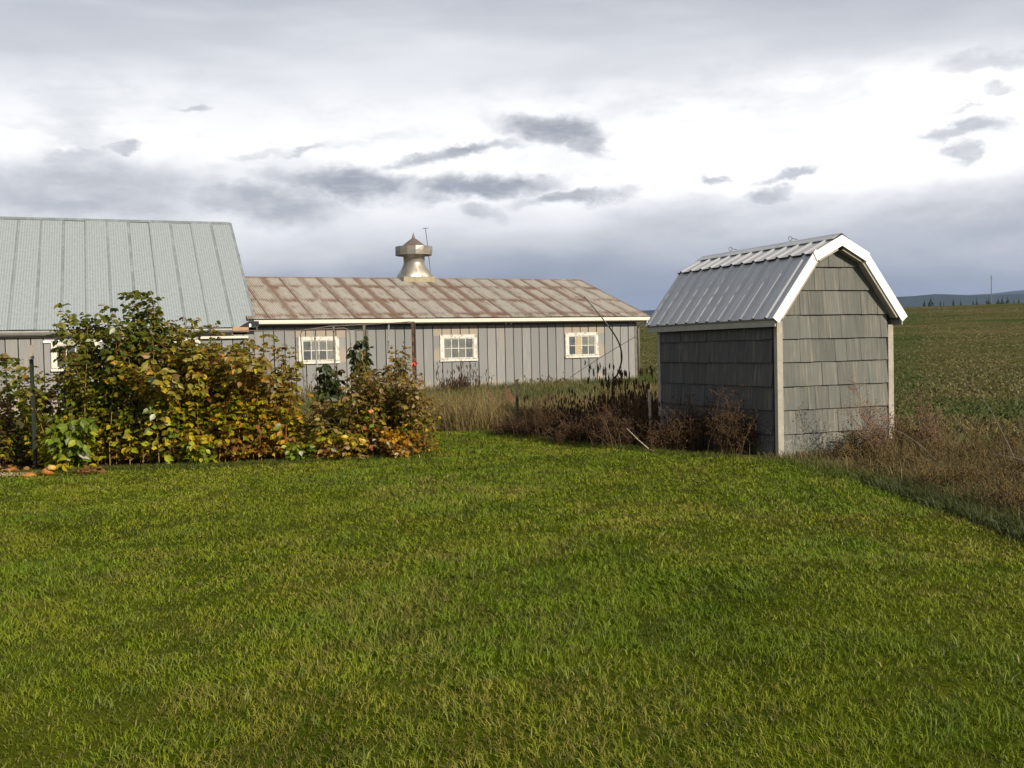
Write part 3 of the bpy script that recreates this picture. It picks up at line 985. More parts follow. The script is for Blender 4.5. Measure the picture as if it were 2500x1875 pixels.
def window(parent, cx, w, h, z0, yw, fr=.11, cols=4, rows=2, boarded=(), sag=0.0, paint=None):
    paint = paint or M_peel
    b = MB()
    f = b
    # outer casing: head, sill and two jambs
    b.box(0, w, -.03, .02, h - fr * .95, h).box(0, fr, -.03, .02, fr * .75, h - fr * .95).box(w - fr, w, -.03, .02, fr * .75, h - fr * .95)
    root = b.build('window', paint, parent, loc=(cx - w / 2, yw, z0), rot=(0, R.uniform(-.006, .006) + sag, 0))
    MB().prism([(-.015, -.055, .0), (-.015, -.055, fr * .42), (-.015, .02, fr * .75), (-.015, .02, .0)], (w + .03, 0, 0)).build('sill', paint, root)
    iw, ih = w - 2 * fr, h - fr * .95 - fr * .75
    zz = fr * .75
    sash = MB()
    st = .028
    sash.box(fr, w - fr, -.012, .012, zz, zz + st).box(fr, w - fr, -.012, .012, zz + ih - st, zz + ih)
    sash.box(fr, fr + st, -.012, .012, zz + st, zz + ih - st).box(w - fr - st, w - fr, -.012, .012, zz + st, zz + ih - st)
    sash.build('sash', paint, root)
    pw, ph = (iw - 2 * st) / cols, (ih - 2 * st) / rows
    for c in range(1, cols):
        MB().box(fr + st + c * pw - .011, fr + st + c * pw + .011, -.010, .010, zz + st, zz + ih - st).build('glazing_bar', paint, root)
    for r_ in range(1, rows):
        MB().box(fr + st, w - fr - st, -.0105, .0085, zz + st + r_ * ph - .011, zz + st + r_ * ph + .011).build('glazing_bar', paint, root)
    for c in range(cols):
        for r_ in range(rows):
            x0, zq = fr + st + c * pw, zz + st + r_ * ph
            if c in boarded: continue
            a = R.uniform(-.006, .006)
            MB().add([(x0, .001 + a, zq), (x0 + pw, .001 - a, zq), (x0 + pw, .001 - a, zq + ph), (x0, .001 + a, zq + ph),
                      (x0, .006 + a, zq), (x0 + pw, .006 - a, zq), (x0 + pw, .006 - a, zq + ph), (x0, .006 + a, zq + ph)], [(0, 1, 2, 3), (7, 6, 5, 4)]).build('pane', M_glass, root)
    for c in boarded:
        for r_ in range(rows):
            x0 = fr + st + c * pw + .006
            zq = zz + st + r_ * ph
            MB().box(x0, x0 + pw - .018, -.014, .012, zq + .004, zq + ph - .006).build('boarded_pane', M_bare, root)
    return root


for wx, ww, wh, wz, kind in WINS:
    window(BARN, wx, ww, wh, wz, WY, boarded=(1,) if kind == 'b' else ())
# insulators and a small bracket below the eave
for x_ in (-4.95, -4.78):
    MB().lathe([(.001, .09), (.025, .085), (.03, .05), (.02, .03), (.026, 0), (.001, 0)], 8).build('insulator', M_white, BARN, loc=(x_, WY - .06, 2.40))
dp = MB()
dp.tube([(-.06, .03, 2.49), (-.10, .09, 2.40), (-.235, .22, 2.30), (-.25, .245, 2.2), (-.245, .245, .32)], .033, 8)
dp.build('downspout', M_pipe, BARN, smooth=True)
MB().box(-.085, -.065, -.02, .01, 2.36, 2.488).build('gutter_strap', M_white, BARN)
MB().tube([(-.36, WY - .03, 1.96), (-1.3, WY - .025, 1.50), (-2.1, WY - .025, 1.08), (-2.75, WY - .02, .72)], .009, 5).build('wire_shadow', M_darkrust, BARN)  # thin dark tube laid on the wall, stands in for a wire's shadow

# ridge ventilator
vx, vy = -6.34, 4.8
VB = MB()
VB.box(-.55, .55, -.52, .52, -.24, .14)
V_ = VB.build('ventilator', M_ventbase, BARN, loc=(vx, vy, 4.02))
cone = MB()
segs = 28
rings = []
for t in np.linspace(0, 1, 9):
    hw = .55 * (1 - t) + .36 * t
    sq = (1 - t) ** 1.2
    rr = []
    for k in range(segs):
        a = 2 * math.pi * k / segs
        c, s = math.cos(a), math.sin(a)
        rs = .53 / max(abs(c), abs(s))
        rcirc = .36 + .10 * (1 - t) ** 2.0
        r_ = rs * sq + rcirc * (1 - sq)
        rr.append((c * r_, s * r_, .14 + .50 * t))
    rings.append(rr)
cone.v = [p for r_ in rings for p in r_]
cone.f = [(i * segs + k, i * segs + (k + 1) % segs, (i + 1) * segs + (k + 1) % segs, (i + 1) * segs + k) for i in range(8) for k in range(segs)]
cone.build('cone', M_vent, V_, smooth=True)
MB().lathe([(.36, .64), (.362, .85), (.40, .88), (.42, .93)], 28, jit=.004).build('throat', M_vent, V_, smooth=True)
MB().lathe([(.44, .93), (.63, .90), (.642, 1.05), (.638, 1.19), (.60, 1.195), (.59, .93)], 14, jit=.010).build('wind_band', M_vent, V_)
MB().lathe([(.46, 1.17), (.33, 1.28), (.20, 1.38), (.09, 1.46), (.05, 1.50)], 24).build('cap', M_ventcap, V_, smooth=True)
MB().lathe([(.055, 1.47), (.05, 1.54), (.02, 1.62), (.002, 1.69)], 10).build('finial', M_ventcap, V_, smooth=True)
rod = MB()
rod.tube([(-5.74, 4.8, 4.10), (-5.83, 4.8, 5.2), (-5.90, 4.8, 5.86)], .013, 6)
rod.tube([(-5.99, 4.8, 5.85), (-5.80, 4.8, 5.865)], .012, 5)
rod.build('lightning_rod', M_steel, BARN)

# ------------------------------------------------------------------ taller barn on the left
TALL = thing('tall_barn', 'tall barn with a clean pale corrugated roof standing behind the raspberry row', 'barn', (-6.9792, 28.1038, 0), 0.3778)
tp = math.atan2(3.49, 5.31)
tsl = math.hypot(3.49, 5.31)
roof_sheets(TALL, 0.0, 18, .61, tsl, tp, 2.39, 0, M_pale, amp=.005)
MB().add([(0.05, 5.31, 5.885), (-11, 5.31, 5.885), (-11, 10.6, 2.4), (.05, 10.6, 2.4)], [(0, 1, 2, 3)]).add([(0.05, 5.31, 5.86), (-11, 5.31, 5.86), (-11, 10.6, 2.37), (.05, 10.6, 2.37)], [(3, 2, 1, 0)]).build('rear_roof_slope', M_pale, TALL)
MB().prism([(0.03, 5.31 - .12, 5.885 - .055), (0.03, 5.31, 5.885 + .03), (0.03, 5.31 + .12, 5.885 - .055), (0.03, 5.31, 5.885 + .018)], (-11, 0, 0)).build('ridge_flashing', M_pale, TALL)
MB().prism([(.032, 0.0, 2.385), (.032, 5.31, 5.865), (.032, 10.6, 2.385), (.032, 10.6, 2.27), (.032, 5.31, 5.74), (.032, 0.0, 2.27)], (.024, 0, 0)).build('rake_board', M_greypost, TALL)
MB().box(.058, .10, 3.62, 3.75, 4.62, 4.72).build('rake_bracket', M_greypost, TALL)
MB().prism([(-.02, .10, .1), (-.02, .10, 2.3), (-.02, 5.31, 5.72), (-.02, 10.4, 2.3), (-.02, 10.4, .1)], (-10.9, 0, 0)).build('wall_core', M_core, TALL)
g_ = MB()
gp = [(-.10, 2.365), (-.115, 2.33), (-.10, 2.27), (-.06, 2.235), (-.01, 2.23), (-.01, 2.245), (-.055, 2.25), (-.088, 2.275), (-.10, 2.33), (-.09, 2.365)]
g_.prism([(-.62, y, z) for y, z in gp], (-10.2, 0, 0))
g_.build('gutter', M_pipe, TALL)
MB().box(-10.9, -.60, -.005, .02, 2.20, 2.375).build('eave_board', M_greypost, TALL)
MB().box(-.60, -.18, -.03, .04, 2.27, 2.40).build('eave_block', M_tan, TALL)
MB().box(-1.45, -.2, -.02, .06, 2.10, 2.165).build('white_batten', M_fascia, TALL)
MB().prism([(-.42, -.03, 2.41), (-.16, -.02, 2.56), (.10, .0, 2.56), (.10, .0, 2.40), (-.16, -.02, 2.405)], (0, .12, 0)).build('valley_flashing', M_dark, TALL)
MB().box(-.17, -.115, -.05, .01, 2.40, 2.49).build('gutter_stub', M_white, TALL)
x = -.02
while x > -10.8:
    w = .293 + R.uniform(-.006, .006)
    MB().box(0, w - .026, 0, .02, 0, 2.0).build('wall_board', M_boards, TALL, loc=(x - w + .013, .072 + R.uniform(-.004, .004), .2))
    x -= w
window(TALL, -4.55, 1.15, .78, 1.33, .06, paint=M_fascia)
window(TALL, -1.95, 1.0, .78, 1.33, .06, paint=M_fascia)
MB().box(-5.30, -3.9, .03, .072, 2.06, 2.12).build('window_header', M_white, TALL)


# ------------------------------------------------------------------ fence bits between the garden and the barn
def gz(x, y): return float(height(x, y))


def stick(name, pts, r_, mat, label, cat, seg=6, group=None):
    p0 = Vector(pts[0])
    b = MB()
    b.tube([Vector(p) - p0 for p in pts], r_, seg)
    o = b.build(name, mat, None, smooth=True)
    o.location = p0
    return tag(o, label, cat, group)


rp = thing('fence_post', 'tall rust-stained post standing just left of the middle barn window', 'post', (-1.90, 20.0, gz(-1.9, 20)))
MB().box(-.032, .032, -.03, .03, -.1, 2.2).build('shaft', M_rust, rp)
MB().box(.034, .046, -.045, .045, .0, 2.17).build('flange', M_darkrust, rp)
for k in range(9): MB().box(-.012, .012, -.042, -.0305, .35 + k * .2, .41 + k * .2).build('stud', M_darkrust, rp)
rb = MB()
for k in range(7):
    a = R.uniform(0, 6.28)
    rb.prism([(0, 0, 0), (.07 * math.cos(a), -.03, .06 * math.sin(a)), (.08 * math.cos(a + .35), -.05, .08 * math.sin(a + .35))], (.004, -.004, .004))
rbo = rb.build('flagging_tape', M_ribbon)
rbo.location = (-1.885, 19.955, 1.42)
tag(rbo, 'scrap of red-orange tape tied to the rust-stained post', 'tape')

stick('rope', [(-6.2, 20.05, 2.07), (-5.09, 20, 2.10), (-4.08, 20, 2.08), (-3.53, 20, 2.15), (-2.8, 20, 2.17), (-2.3, 20, 2.185), (-1.94, 20, 2.205)], .011, M_greypost, 'sagging grey line strung to the top of the rust-stained post', 'rope', 5)
stick('leaning_pole', [(-3.88, 20.3, 2.08), (-3.79, 20.4, gz(-3.8, 20.4) - .1)], .017, M_pipe, 'pale thin pole leaning across the window nearest the raspberries', 'pole')
stick('fence_pole', [(-3.55, 20.6, 2.18), (-3.53, 20.6, 0)], .021, M_greypost, 'dark upright pole crossing the right edge of the window nearest the raspberries', 'pole')
stick('fence_pole', [(-4.71, 20.5, 2.11), (-4.69, 20.5, 0)], .013, M_pipe, 'thin shiny conduit upright left of the window nearest the raspberries', 'pole')
stick('fence_pole', [(-2.43, 20.5, 2.17), (-2.56, 20.5, 0)], .017, M_pipe, 'pale tilted pole between the twin weathered posts and the rust-stained post', 'pole')
tw = thing('twin_post', 'pair of weathered posts joined by a short crossbar, beside the dark leafy stalks', 'post', (-3.0, 20.5, 0))
MB().box(.055, .10, -.03, .03, 0, 2.18).build('upright', M_greypost, tw)
MB().box(.115, .155, -.025, .03, 0, 2.08).build('upright', M_greypost, tw)
MB().box(-.11, -.085, -.015, .015, 0, 2.09).build('upright', M_greypost, tw)
MB().box(-.085, .055, -.014, .014, 2.055, 2.085).build('crossbar', M_greypost, tw)
fr_ = MB()
arc1 = [(-4.13, 20.5, 0.1), (-4.16, 20.5, 1.2), (-4.195, 20.5, 2.02), (-4.17, 20.5, 2.08), (-4.1, 20.5, 2.11), (-3.7, 20.5, 2.11), (-3.32, 20.5, 2.12), (-3.24, 20.5, 2.09), (-3.205, 20.5, 2.02), (-3.2, 20.5, 1.2), (-3.2, 20.5, .1)]
fr_.tube([(p[0] + 4.13, p[1] - 20.5, p[2] - .1) for p in arc1], .012, 6)
fo = fr_.build('pipe_frame', M_greypost, None, smooth=True)
fo.location = (-4.13, 20.5, .1)
tag(fo, 'round-cornered pipe frame standing in front of the window nearest the raspberries', 'pipe frame')

tpo = thing('fence_post', 'short dark rusted steel post standing alone in the dry grass before the barn', 'post', (0.10, 21.6, gz(.1, 21.6)))
MB().box(-.03, .03, -.004, .004, -.1, .94).build('face', M_darkrust, tpo)
MB().box(-.005, .005, .005, .045, -.1, .94).build('rib', M_darkrust, tpo)
MB().prism([(-.035, -.01, .92), (.05, -.01, .95), (.05, -.01, .975), (-.035, -.01, .955)], (0, .03, 0)).build('cap_plate', M_darkrust, tpo)

gp_ = thing('fence_post', 'dark green steel post with a pale top at the left end of the raspberry row', 'post', (-7.1, 15.2, 0))
MB().box(-.022, .022, -.022, .022, -.1, 1.63).build('shaft', M_greenpost, gp_)
MB().box(-.024, .03, -.03, .026, 1.632, 1.84).build('cap', M_cream, gp_)

# bent black pipe
bpts = [(1.92, 19.5, 0), (1.90, 19.5, .7), (1.93, 19.5, 1.01), (2.0, 19.5, 1.09), (2.09, 19.5, 1.36), (2.075, 19.5, 1.61), (1.97, 19.5, 1.85), (1.78, 19.5, 2.12), (1.57, 19.5, 2.39), (1.40, 19.5, 2.59)]
bb = []
for i in range(len(bpts) - 1):
    p, q = Vector(bpts[i]), Vector(bpts[i + 1])
    a_, d_ = Vector(bpts[max(i - 1, 0)]), Vector(bpts[min(i + 2, len(bpts) - 1)])
    for t in (0, .25, .5, .75):
        bb.append(.5 * ((2 * p) + (q - a_) * t + (2 * a_ - 5 * p + 4 * q - d_) * t * t + (3 * p - a_ - 3 * q + d_) * t ** 3))
bb.append(Vector(bpts[-1]))
bpo = thing('bent_pipe', 'thin black pipe bowed over like a fishing rod in front of the barn end window', 'pipe', (1.92, 19.5, 0))
pb = MB()
nbb = len(bb)
pb.tube([p - Vector(bpts[0]) for p in bb], [.022 * (1 - .6 * i / nbb) for i in range(nbb)], 8)
pb.build('bowed_stem', M_blackpipe, bpo, smooth=True)
MB().tube([(-.36, 0, 2.39), (-.55, 0, 2.41)], .005, 5).build('side_twig', M_greypost, bpo)

# pale stakes by the shed, broken stick, rock, rusty implement
wsx = thing('wooden_stake', 'bleached split stake standing in brown weeds at the left of the shed', 'stake', (2.22, 16.6, 0), .3)
MB().box(-.022, .0, -.012, .012, 0, .92).build('upright', M_palewood, wsx)
MB().box(.006, .02, -.010, .012, 0, .84).build('split', M_palewood, wsx)
stick('broken_stick', [(1.75, 15.75, .36), (1.90, 15.6, .20), (2.05, 15.5, .06), (2.16, 15.4, .02)], [.008, .010, .012, .012], M_palewood, 'broken pale stick propped on the lawn edge below the stake', 'stick')
rk = thing('fieldstone', 'pale lumpy stone lying in the grass between barn and weeds', 'stone', (.58, 23.2, gz(.58, 23.2)), .4)


def lump(rx, ry, rz, seed, seg=14, rows=8):
    b = MB()
    q = random.Random(seed)
    offs = [(q.uniform(-1, 1), q.uniform(-1, 1), q.uniform(-1, 1), q.uniform(.6, 1.3)) for _ in range(7)]
    vs = []
    for i in range(rows + 1):
        th = math.pi * i / rows
        for k in range(seg):
            a = 2 * math.pi * k / seg
            d = Vector((math.sin(th) * math.cos(a), math.sin(th) * math.sin(a), math.cos(th)))
            r_ = 1 + sum(.10 * math.sin(w * 4 * (d.x * ox + d.y * oy + d.z * oz) + w * 9) for ox, oy, oz, w in offs)
            vs.append((d.x * rx * r_, d.y * ry * r_, d.z * rz * r_))
    fs = [(i * seg + k, (i + 1) * seg + k, (i + 1) * seg + (k + 1) % seg, i * seg + (k + 1) % seg) for i in range(rows) for k in range(seg)]
    return b.add(vs, fs)


lump(.19, .15, .13, 3).build('stone_block', M_rock, rk, loc=(0, 0, .10))
lump(.10, .09, .07, 5).build('stone_block', M_rock, rk, loc=(.22, -.05, .03))
im = thing('farm_implement', 'rusty implement with two upright pointed blades in the grass before the barn', 'implement', (-.55, 24.0, gz(-.5, 24)), .1)
for xx, hh in ((-.06, .62), (.36, .68)):
    MB().prism([(xx, 0, 0), (xx + .02, 0, hh), (xx + .06, 0, hh - .03), (xx + .26, 0, hh - .30), (xx + .27, 0, 0)], (0, .03, 0)).build('blade', M_rust, im)
MB().tube([(.05, .02, .50), (.22, .02, .42), (.62, .02, .36), (.75, .02, .36)], .016, 6).build('drawbar', M_darkrust, im)


# ------------------------------------------------------------------ vegetation helpers
def blades(name, x, y, z, h, w, lean, col, mat, curve=0.35, extra_dir=None):
    """one mesh of curved grass blades from arrays"""
    n = len(x)
    a = G.uniform(0, 2 * np.pi, n)
    fx, fy = np.cos(a), np.sin(a)              # facing (width) direction
    b = G.uniform(0, 2 * np.pi, n)
    lx, ly = np.cos(b) * lean, np.sin(b) * lean
    if extra_dir is not None:
        lx, ly = lx + extra_dir[0], ly + extra_dir[1]
    base = np.stack([x, y, z], -1)
    wv = np.stack([fx * w, fy * w, np.zeros(n)], -1) * 0.5
    ld = np.stack([lx, ly, np.zeros(n)], -1)
    up = np.array([0, 0, 1.0])
    mid = base + up * (h * 0.55)[:, None] + ld * (h * 0.32)[:, None]
    tip = base + up * (h * (1 - 0.25 * np.clip(np.hypot(lx, ly), 0, 1.5)))[:, None] + ld * (h * (0.75 + curve))[:, None]
    V = np.stack([base - wv, base + wv, mid - wv * 0.8, mid + wv * 0.8, tip], 1).reshape(-1, 3)
    i = np.arange(n) * 5
    F4 = np.stack([i, i + 1, i + 3, i + 2], -1)
    F3 = np.stack([i + 2, i + 3, i + 4], -1)
    C = np.repeat(col[:, None, :], 5, 1)
    return np_mesh(name, V, F3, F4, C.reshape(-1, 3), mat)


def mixc(a, b, t): return np.asarray(a)[None, :] * (1 - t[:, None]) + np.asarray(b)[None, :] * t[:, None]


# ---- mown lawn blades
N = 560000
d = 2.6 + (21.5 - 2.6) * G.random(N) ** 1.12
th = G.uniform(-.66, .66, N)
x, y = d * np.sin(th), d * np.cos(th)
tuft = np.array([0.028, .028])
k_ = on_lawn(x, y, 0.02)
x, y, d = x[k_], y[k_], d[k_]
n = len(x)
# gather blades into small tufts
cell = .05 + .004 * d
jx, jy = np.round(x / cell) * cell, np.round(y / cell) * cell
pull = G.uniform(0, .55, n) * (vnoise(x, y, 9) > .35)
ang = vnoise(jx, jy, 37.7) * 6.28
x = x + (jx + np.cos(ang) * cell * .4 - x) * pull
y = y + (jy + np.sin(ang) * cell * .4 - y) * pull
p1, p2, p3 = fbm(x, y, .45), fbm(x + 30, y, 2.2), vnoise(x, y, 11)
p4 = fbm(x + 11, y + 5, 5.0, 2)
dry = .62 * sstep(.50, .70, .42 * p1 + .36 * p2 + .22 * p3 + G.normal(0, .05, n))
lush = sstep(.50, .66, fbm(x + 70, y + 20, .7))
hol = sstep(.46, .30, p4)                       # small thin hollows between the tufts
h = (.020 + .026 * G.random(n)) * (0.70 + .7 * p2) * (1 + .4 * lush) * (1 - .2 * dry) * (1 - .25 * hol)
h = np.where(G.random(n) < .012, h * 1.8, h)
w = np.maximum(.0034, .00098 * d) * G.uniform(.6, 1.35, n)
c = mixc((.094, .136, .005), (.205, .220, .009), np.clip(G.random(n) * .6 + .7 * (p2 - .3), 0, 1)) * (.80 + .55 * p1)[:, None]
c = c * mixc((1, 1, 1), (.72, .92, .7), lush * .7)
c = c * (1 - dry[:, None]) + mixc((.15, .125, .022), (.25, .195, .06), G.random(n)) * dry[:, None]
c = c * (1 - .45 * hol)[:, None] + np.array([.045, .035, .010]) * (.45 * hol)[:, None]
straw = G.random(n) < .022
c[straw] = np.array([.30, .25, .09]) * G.uniform(.6, 1.1, straw.sum())[:, None]
c *= G.uniform(.72, 1.25, n)[:, None]
wind = (.35 * (vnoise(x, y, 1.7) - .5) * 2, .35 * (vnoise(x + 40, y, 1.7) - .5) * 2)
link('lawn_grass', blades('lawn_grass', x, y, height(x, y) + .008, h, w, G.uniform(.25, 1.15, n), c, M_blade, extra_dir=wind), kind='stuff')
# broad-leaved tussocks in the foreground turf
nt_ = 260
tx, ty = [], []
while len(tx) < nt_:
    dd, tt = 3 + 9 * R.random() ** 1.3, R.uniform(-.6, .6)
    px, py = dd * math.sin(tt), dd * math.cos(tt)
    if on_lawn(np.array([px]), np.array([py]))[0]: tx.append(px); ty.append(py)
tx, ty = np.repeat(tx, 16), np.repeat(ty, 16)
tx = tx + G.normal(0, .03, len(tx)); ty = ty + G.normal(0, .03, len(ty))
c = mixc((.08, .13, .012), (.19, .21, .03), G.random(len(tx))) * G.uniform(.7, 1.2, len(tx))[:, None]
link('lawn_tussocks', blades('lawn_tussocks', tx, ty, height(tx, ty), G.uniform(.05, .10, len(tx)), G.uniform(.005, .009, len(tx)), G.uniform(.3, 1.0, len(tx)), c, M_blade), kind='stuff')


def scatter(n, x0, x1, y0, y1, keep):
    x, y = G.uniform(x0, x1, n), G.uniform(y0, y1, n)
    k = keep(x, y)
    return x[k], y[k]


def barn_line(x): return 33.38 + (x - 4.49) * .442 + .22


# ---- long grass in the swale; shade along the mown edge painted into its colour
x, y = scatter(60000, 3.5, 8.5, 4.5, 15.5, lambda x, y: (x > lawn_edge(y) + .02) & (x < lawn_edge(y) + 3.6) & ~((x > 3.6) & (y > 14.9)))
n = len(x)
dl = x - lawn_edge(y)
verge_shade = sstep(12.8, 11.0, y) * sstep(1.2, .5, dl + G.normal(0, .28, n))
br = (1 - verge_shade) * sstep(.15, 1.1, dl + G.normal(0, .4, n)) * (.55 + .45 * (fbm(x, y, 1.3) > .42))
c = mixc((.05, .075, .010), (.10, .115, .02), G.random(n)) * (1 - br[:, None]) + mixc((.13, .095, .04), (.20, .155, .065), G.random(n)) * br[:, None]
c = c * (1 - verge_shade[:, None]) + mixc((.026, .036, .009), (.065, .076, .018), G.random(n)) * verge_shade[:, None]
link('rough_verge_grass', blades('rough_verge_grass', x, y, height(x, y), G.uniform(.07, .20, n) * (1 + 1.5 * br * G.random(n)) * np.where((y > 13.2) & (x < 5), .4, 1), G.uniform(.005, .010, n) * (1 + .5 * verge_shade), G.uniform(.2, 1.0, n), c, M_blade, extra_dir=(np.full(n, -.2), np.zeros(n))), kind='stuff')

# ---- field stubble
n0 = 170000
dd = 13.5 + 190 * G.random(n0) ** 2.3
tt = G.uniform(.10, .70, n0)
x, y = dd * np.sin(tt), dd * np.cos(tt)
k_ = (x > lawn_edge(np.minimum(y, 14)) + 1.4) & (y < 230) & ~((x < 7) & (x > 2.4) & (y > 13.5) & (y < 19.3)) & ((x > 5.2) | (y > 19))
k_ &= ~((y > barn_line(x) - .2) & (x < 4.7))
x, y, dd = x[k_], y[k_], dd[k_]
n = len(x)
fs = np.clip(30 / dd, .18, 1)
g1 = fbm(x * fs, y * 1.6 * fs, .22) * .6 + fbm(x * fs + 90, y * .8 * fs, 1.1) * .4
gr = .10 + .80 * sstep(.40, .56, g1 + G.normal(0, .05, n))
c = mixc((.115, .09, .032), (.19, .155, .062), G.random(n)) * (1 - gr[:, None]) + mixc((.035, .066, .010), (.075, .10, .018), G.random(n)) * gr[:, None]
c = c * (1 + (G.uniform(.6, 1.2, n) - 1) * np.clip(28 / dd, .25, 1))[:, None]
link('field_stubble', blades('field_stubble', x, y, height(x, y) - .01, G.uniform(.03, .10, n) * (1 + .6 * (1 - gr)) * np.clip(26 / dd, .45, 1.2), .0015 * dd * G.uniform(.7, 1.4, n), G.uniform(.2, 1.1, n), c, M_blade), kind='stuff')

# ---- rank grass between the garden and the barn
x, y = scatter(90000, -9, 6.5, 20.2, 36, lambda x, y: (y < barn_line(x) - .05) & (y > np.interp(x, [-9, -1.7, -.6, 1, 2.4, 4, 7], [20.6, 20.6, 20.7, 19.3, 18.4, 18.5, 18.5])))
n = len(x)
g1 = fbm(x, y, .5) + G.normal(0, .06, n)
gold = sstep(.46, .62, g1)
near = sstep(24.5, 21.5, y) * sstep(1.4, -.2, x)
gold = np.clip(gold * .75 + near * .6, 0, 1)
c = mixc((.055, .085, .02), (.11, .12, .03), G.random(n)) * (1 - gold[:, None]) + mixc((.17, .13, .05), (.30, .23, .10), G.random(n)) * gold[:, None]
c *= G.uniform(.6, 1.15, n)[:, None]
link('rank_grass', blades('rank_grass', x, y, height(x, y), G.uniform(.16, .42, n) * (.7 + .6 * g1) * (1 + .35 * near), G.uniform(.012, .024, n), G.uniform(.1, .7, n), c, M_blade), kind='stuff')
# golden feathery stand right of the raspberries
x, y = scatter(24000, -2.2, 2.6, 19.6, 23.5, lambda x, y: (y > np.interp(x, [-2, 0, 2.6], [20.3, 20.1, 18.6])) & (G.random(len(x)) < (.2 + .7 * fbm(x, y, 1.6)) * (1 - .6 * sstep(0, 1, x))))
n = len(x)
c = mixc((.15, .115, .038), (.33, .25, .10), G.random(n)) * G.uniform(.55, 1.1, n)[:, None]
link('golden_dry_grass', blades('golden_dry_grass', x, y, height(x, y), G.uniform(.25, .95, n) ** 1.2 * (1 - .4 * sstep(-.7, .4, x)), G.uniform(.006, .012, n), G.uniform(.1, .75, n), c, M_blade, extra_dir=(np.full(n, -.15), np.zeros(n))), kind='stuff')


# ---- leaves
LEAF = np.array([(0, 0, 0), (-.30, .30, .07), (0, .34, -.02), (.30, .30, .07), (-.33, .62, .06), (0, .68, -.05), (.33, .62, .06), (0, 1.08, -.16), (-.17, .86, .0), (.17, .86, .0)])
LEAF_F = np.array([(0, 2, 1), (0, 3, 2), (1, 2, 4), (2, 5, 4), (2, 3, 6), (2, 6, 5), (4, 5, 8), (5, 6, 9), (5, 7, 8), (5, 9, 7)])


def leaf_cloud(name, P, dirs, size, col, mat=M_leaf, roll=None, narrow=1.0):
    """leaves at P pointing along dirs"""
    n = len(P)
    dirs = dirs / np.maximum(np.linalg.norm(dirs, axis=1, keepdims=True), 1e-6)
    r_ = G.normal(0, 1, (n, 3))
    r_[:, 2] += 1.6
    side = np.cross(dirs, r_)
    side /= np.maximum(np.linalg.norm(side, axis=1, keepdims=True), 1e-6)
    nor = np.cross(side, dirs)
    L = LEAF * np.array([narrow, 1, 1])
    V = P[:, None, :] + size[:, None, None] * (L[None, :, 0:1] * side[:, None, :] + L[None, :, 1:2] * dirs[:, None, :] + L[None, :, 2:3] * nor[:, None, :])
    F = (LEAF_F[None, :, :] + (np.arange(n) * len(LEAF))[:, None, None]).reshape(-1, 3)
    return np_mesh(name, V.reshape(-1, 3), F, None, np.repeat(col, len(LEAF), 0), mat)


def leaf_single(name, mat):
    b = MB()
    b.v = [tuple(p) for p in LEAF]
    b.f = [tuple(int(i) for i in f) for f in LEAF_F]
    return b.mesh(name, mat)


PAL = {'dkgreen': ((.075, .100, .014), (.125, .145, .02)), 'green': ((.10, .155, .010), (.17, .22, .016)), 'olive': ((.17, .150, .016), (.28, .225, .03)),
       'yellow': ((.36, .29, .012), (.56, .41, .018)), 'orange': ((.34, .17, .014), (.50, .25, .02)), 'brown': ((.18, .115, .028), (.28, .18, .055)),
       'red': ((.20, .06, .018), (.30, .105, .028)), 'tan': ((.26, .19, .08), (.38, .28, .14)), 'lime': ((.23, .265, .010), (.36, .36, .018)),
       'maroon': ((.075, .034, .022), (.12, .06, .036)), 'pale': ((.36, .37, .25), (.48, .48, .34)), 'blackgreen': ((.028, .042, .015), (.06, .075, .022))}
LEAFCOL = {k: m_leafcol('leaf_' + k, tuple((np.array(v[0]) + np.array(v[1])) * .5)) for k, v in PAL.items()}
LEAFMESH = {k: leaf_single('leaf', LEAFCOL[k]) for k in PAL}


def pick(pal, t):
    """pal: list of (height fraction, {palette: weight}); returns names for heights t"""
    out = []
    hs = [p[0] for p in pal]
    for v in t:
        i = min(range(len(hs)), key=lambda q: abs(hs[q] - v - R.uniform(-.18, .18)))
        names, ws = zip(*pal[i][1].items())
        out.append(R.choices(names, ws)[0])
    return out


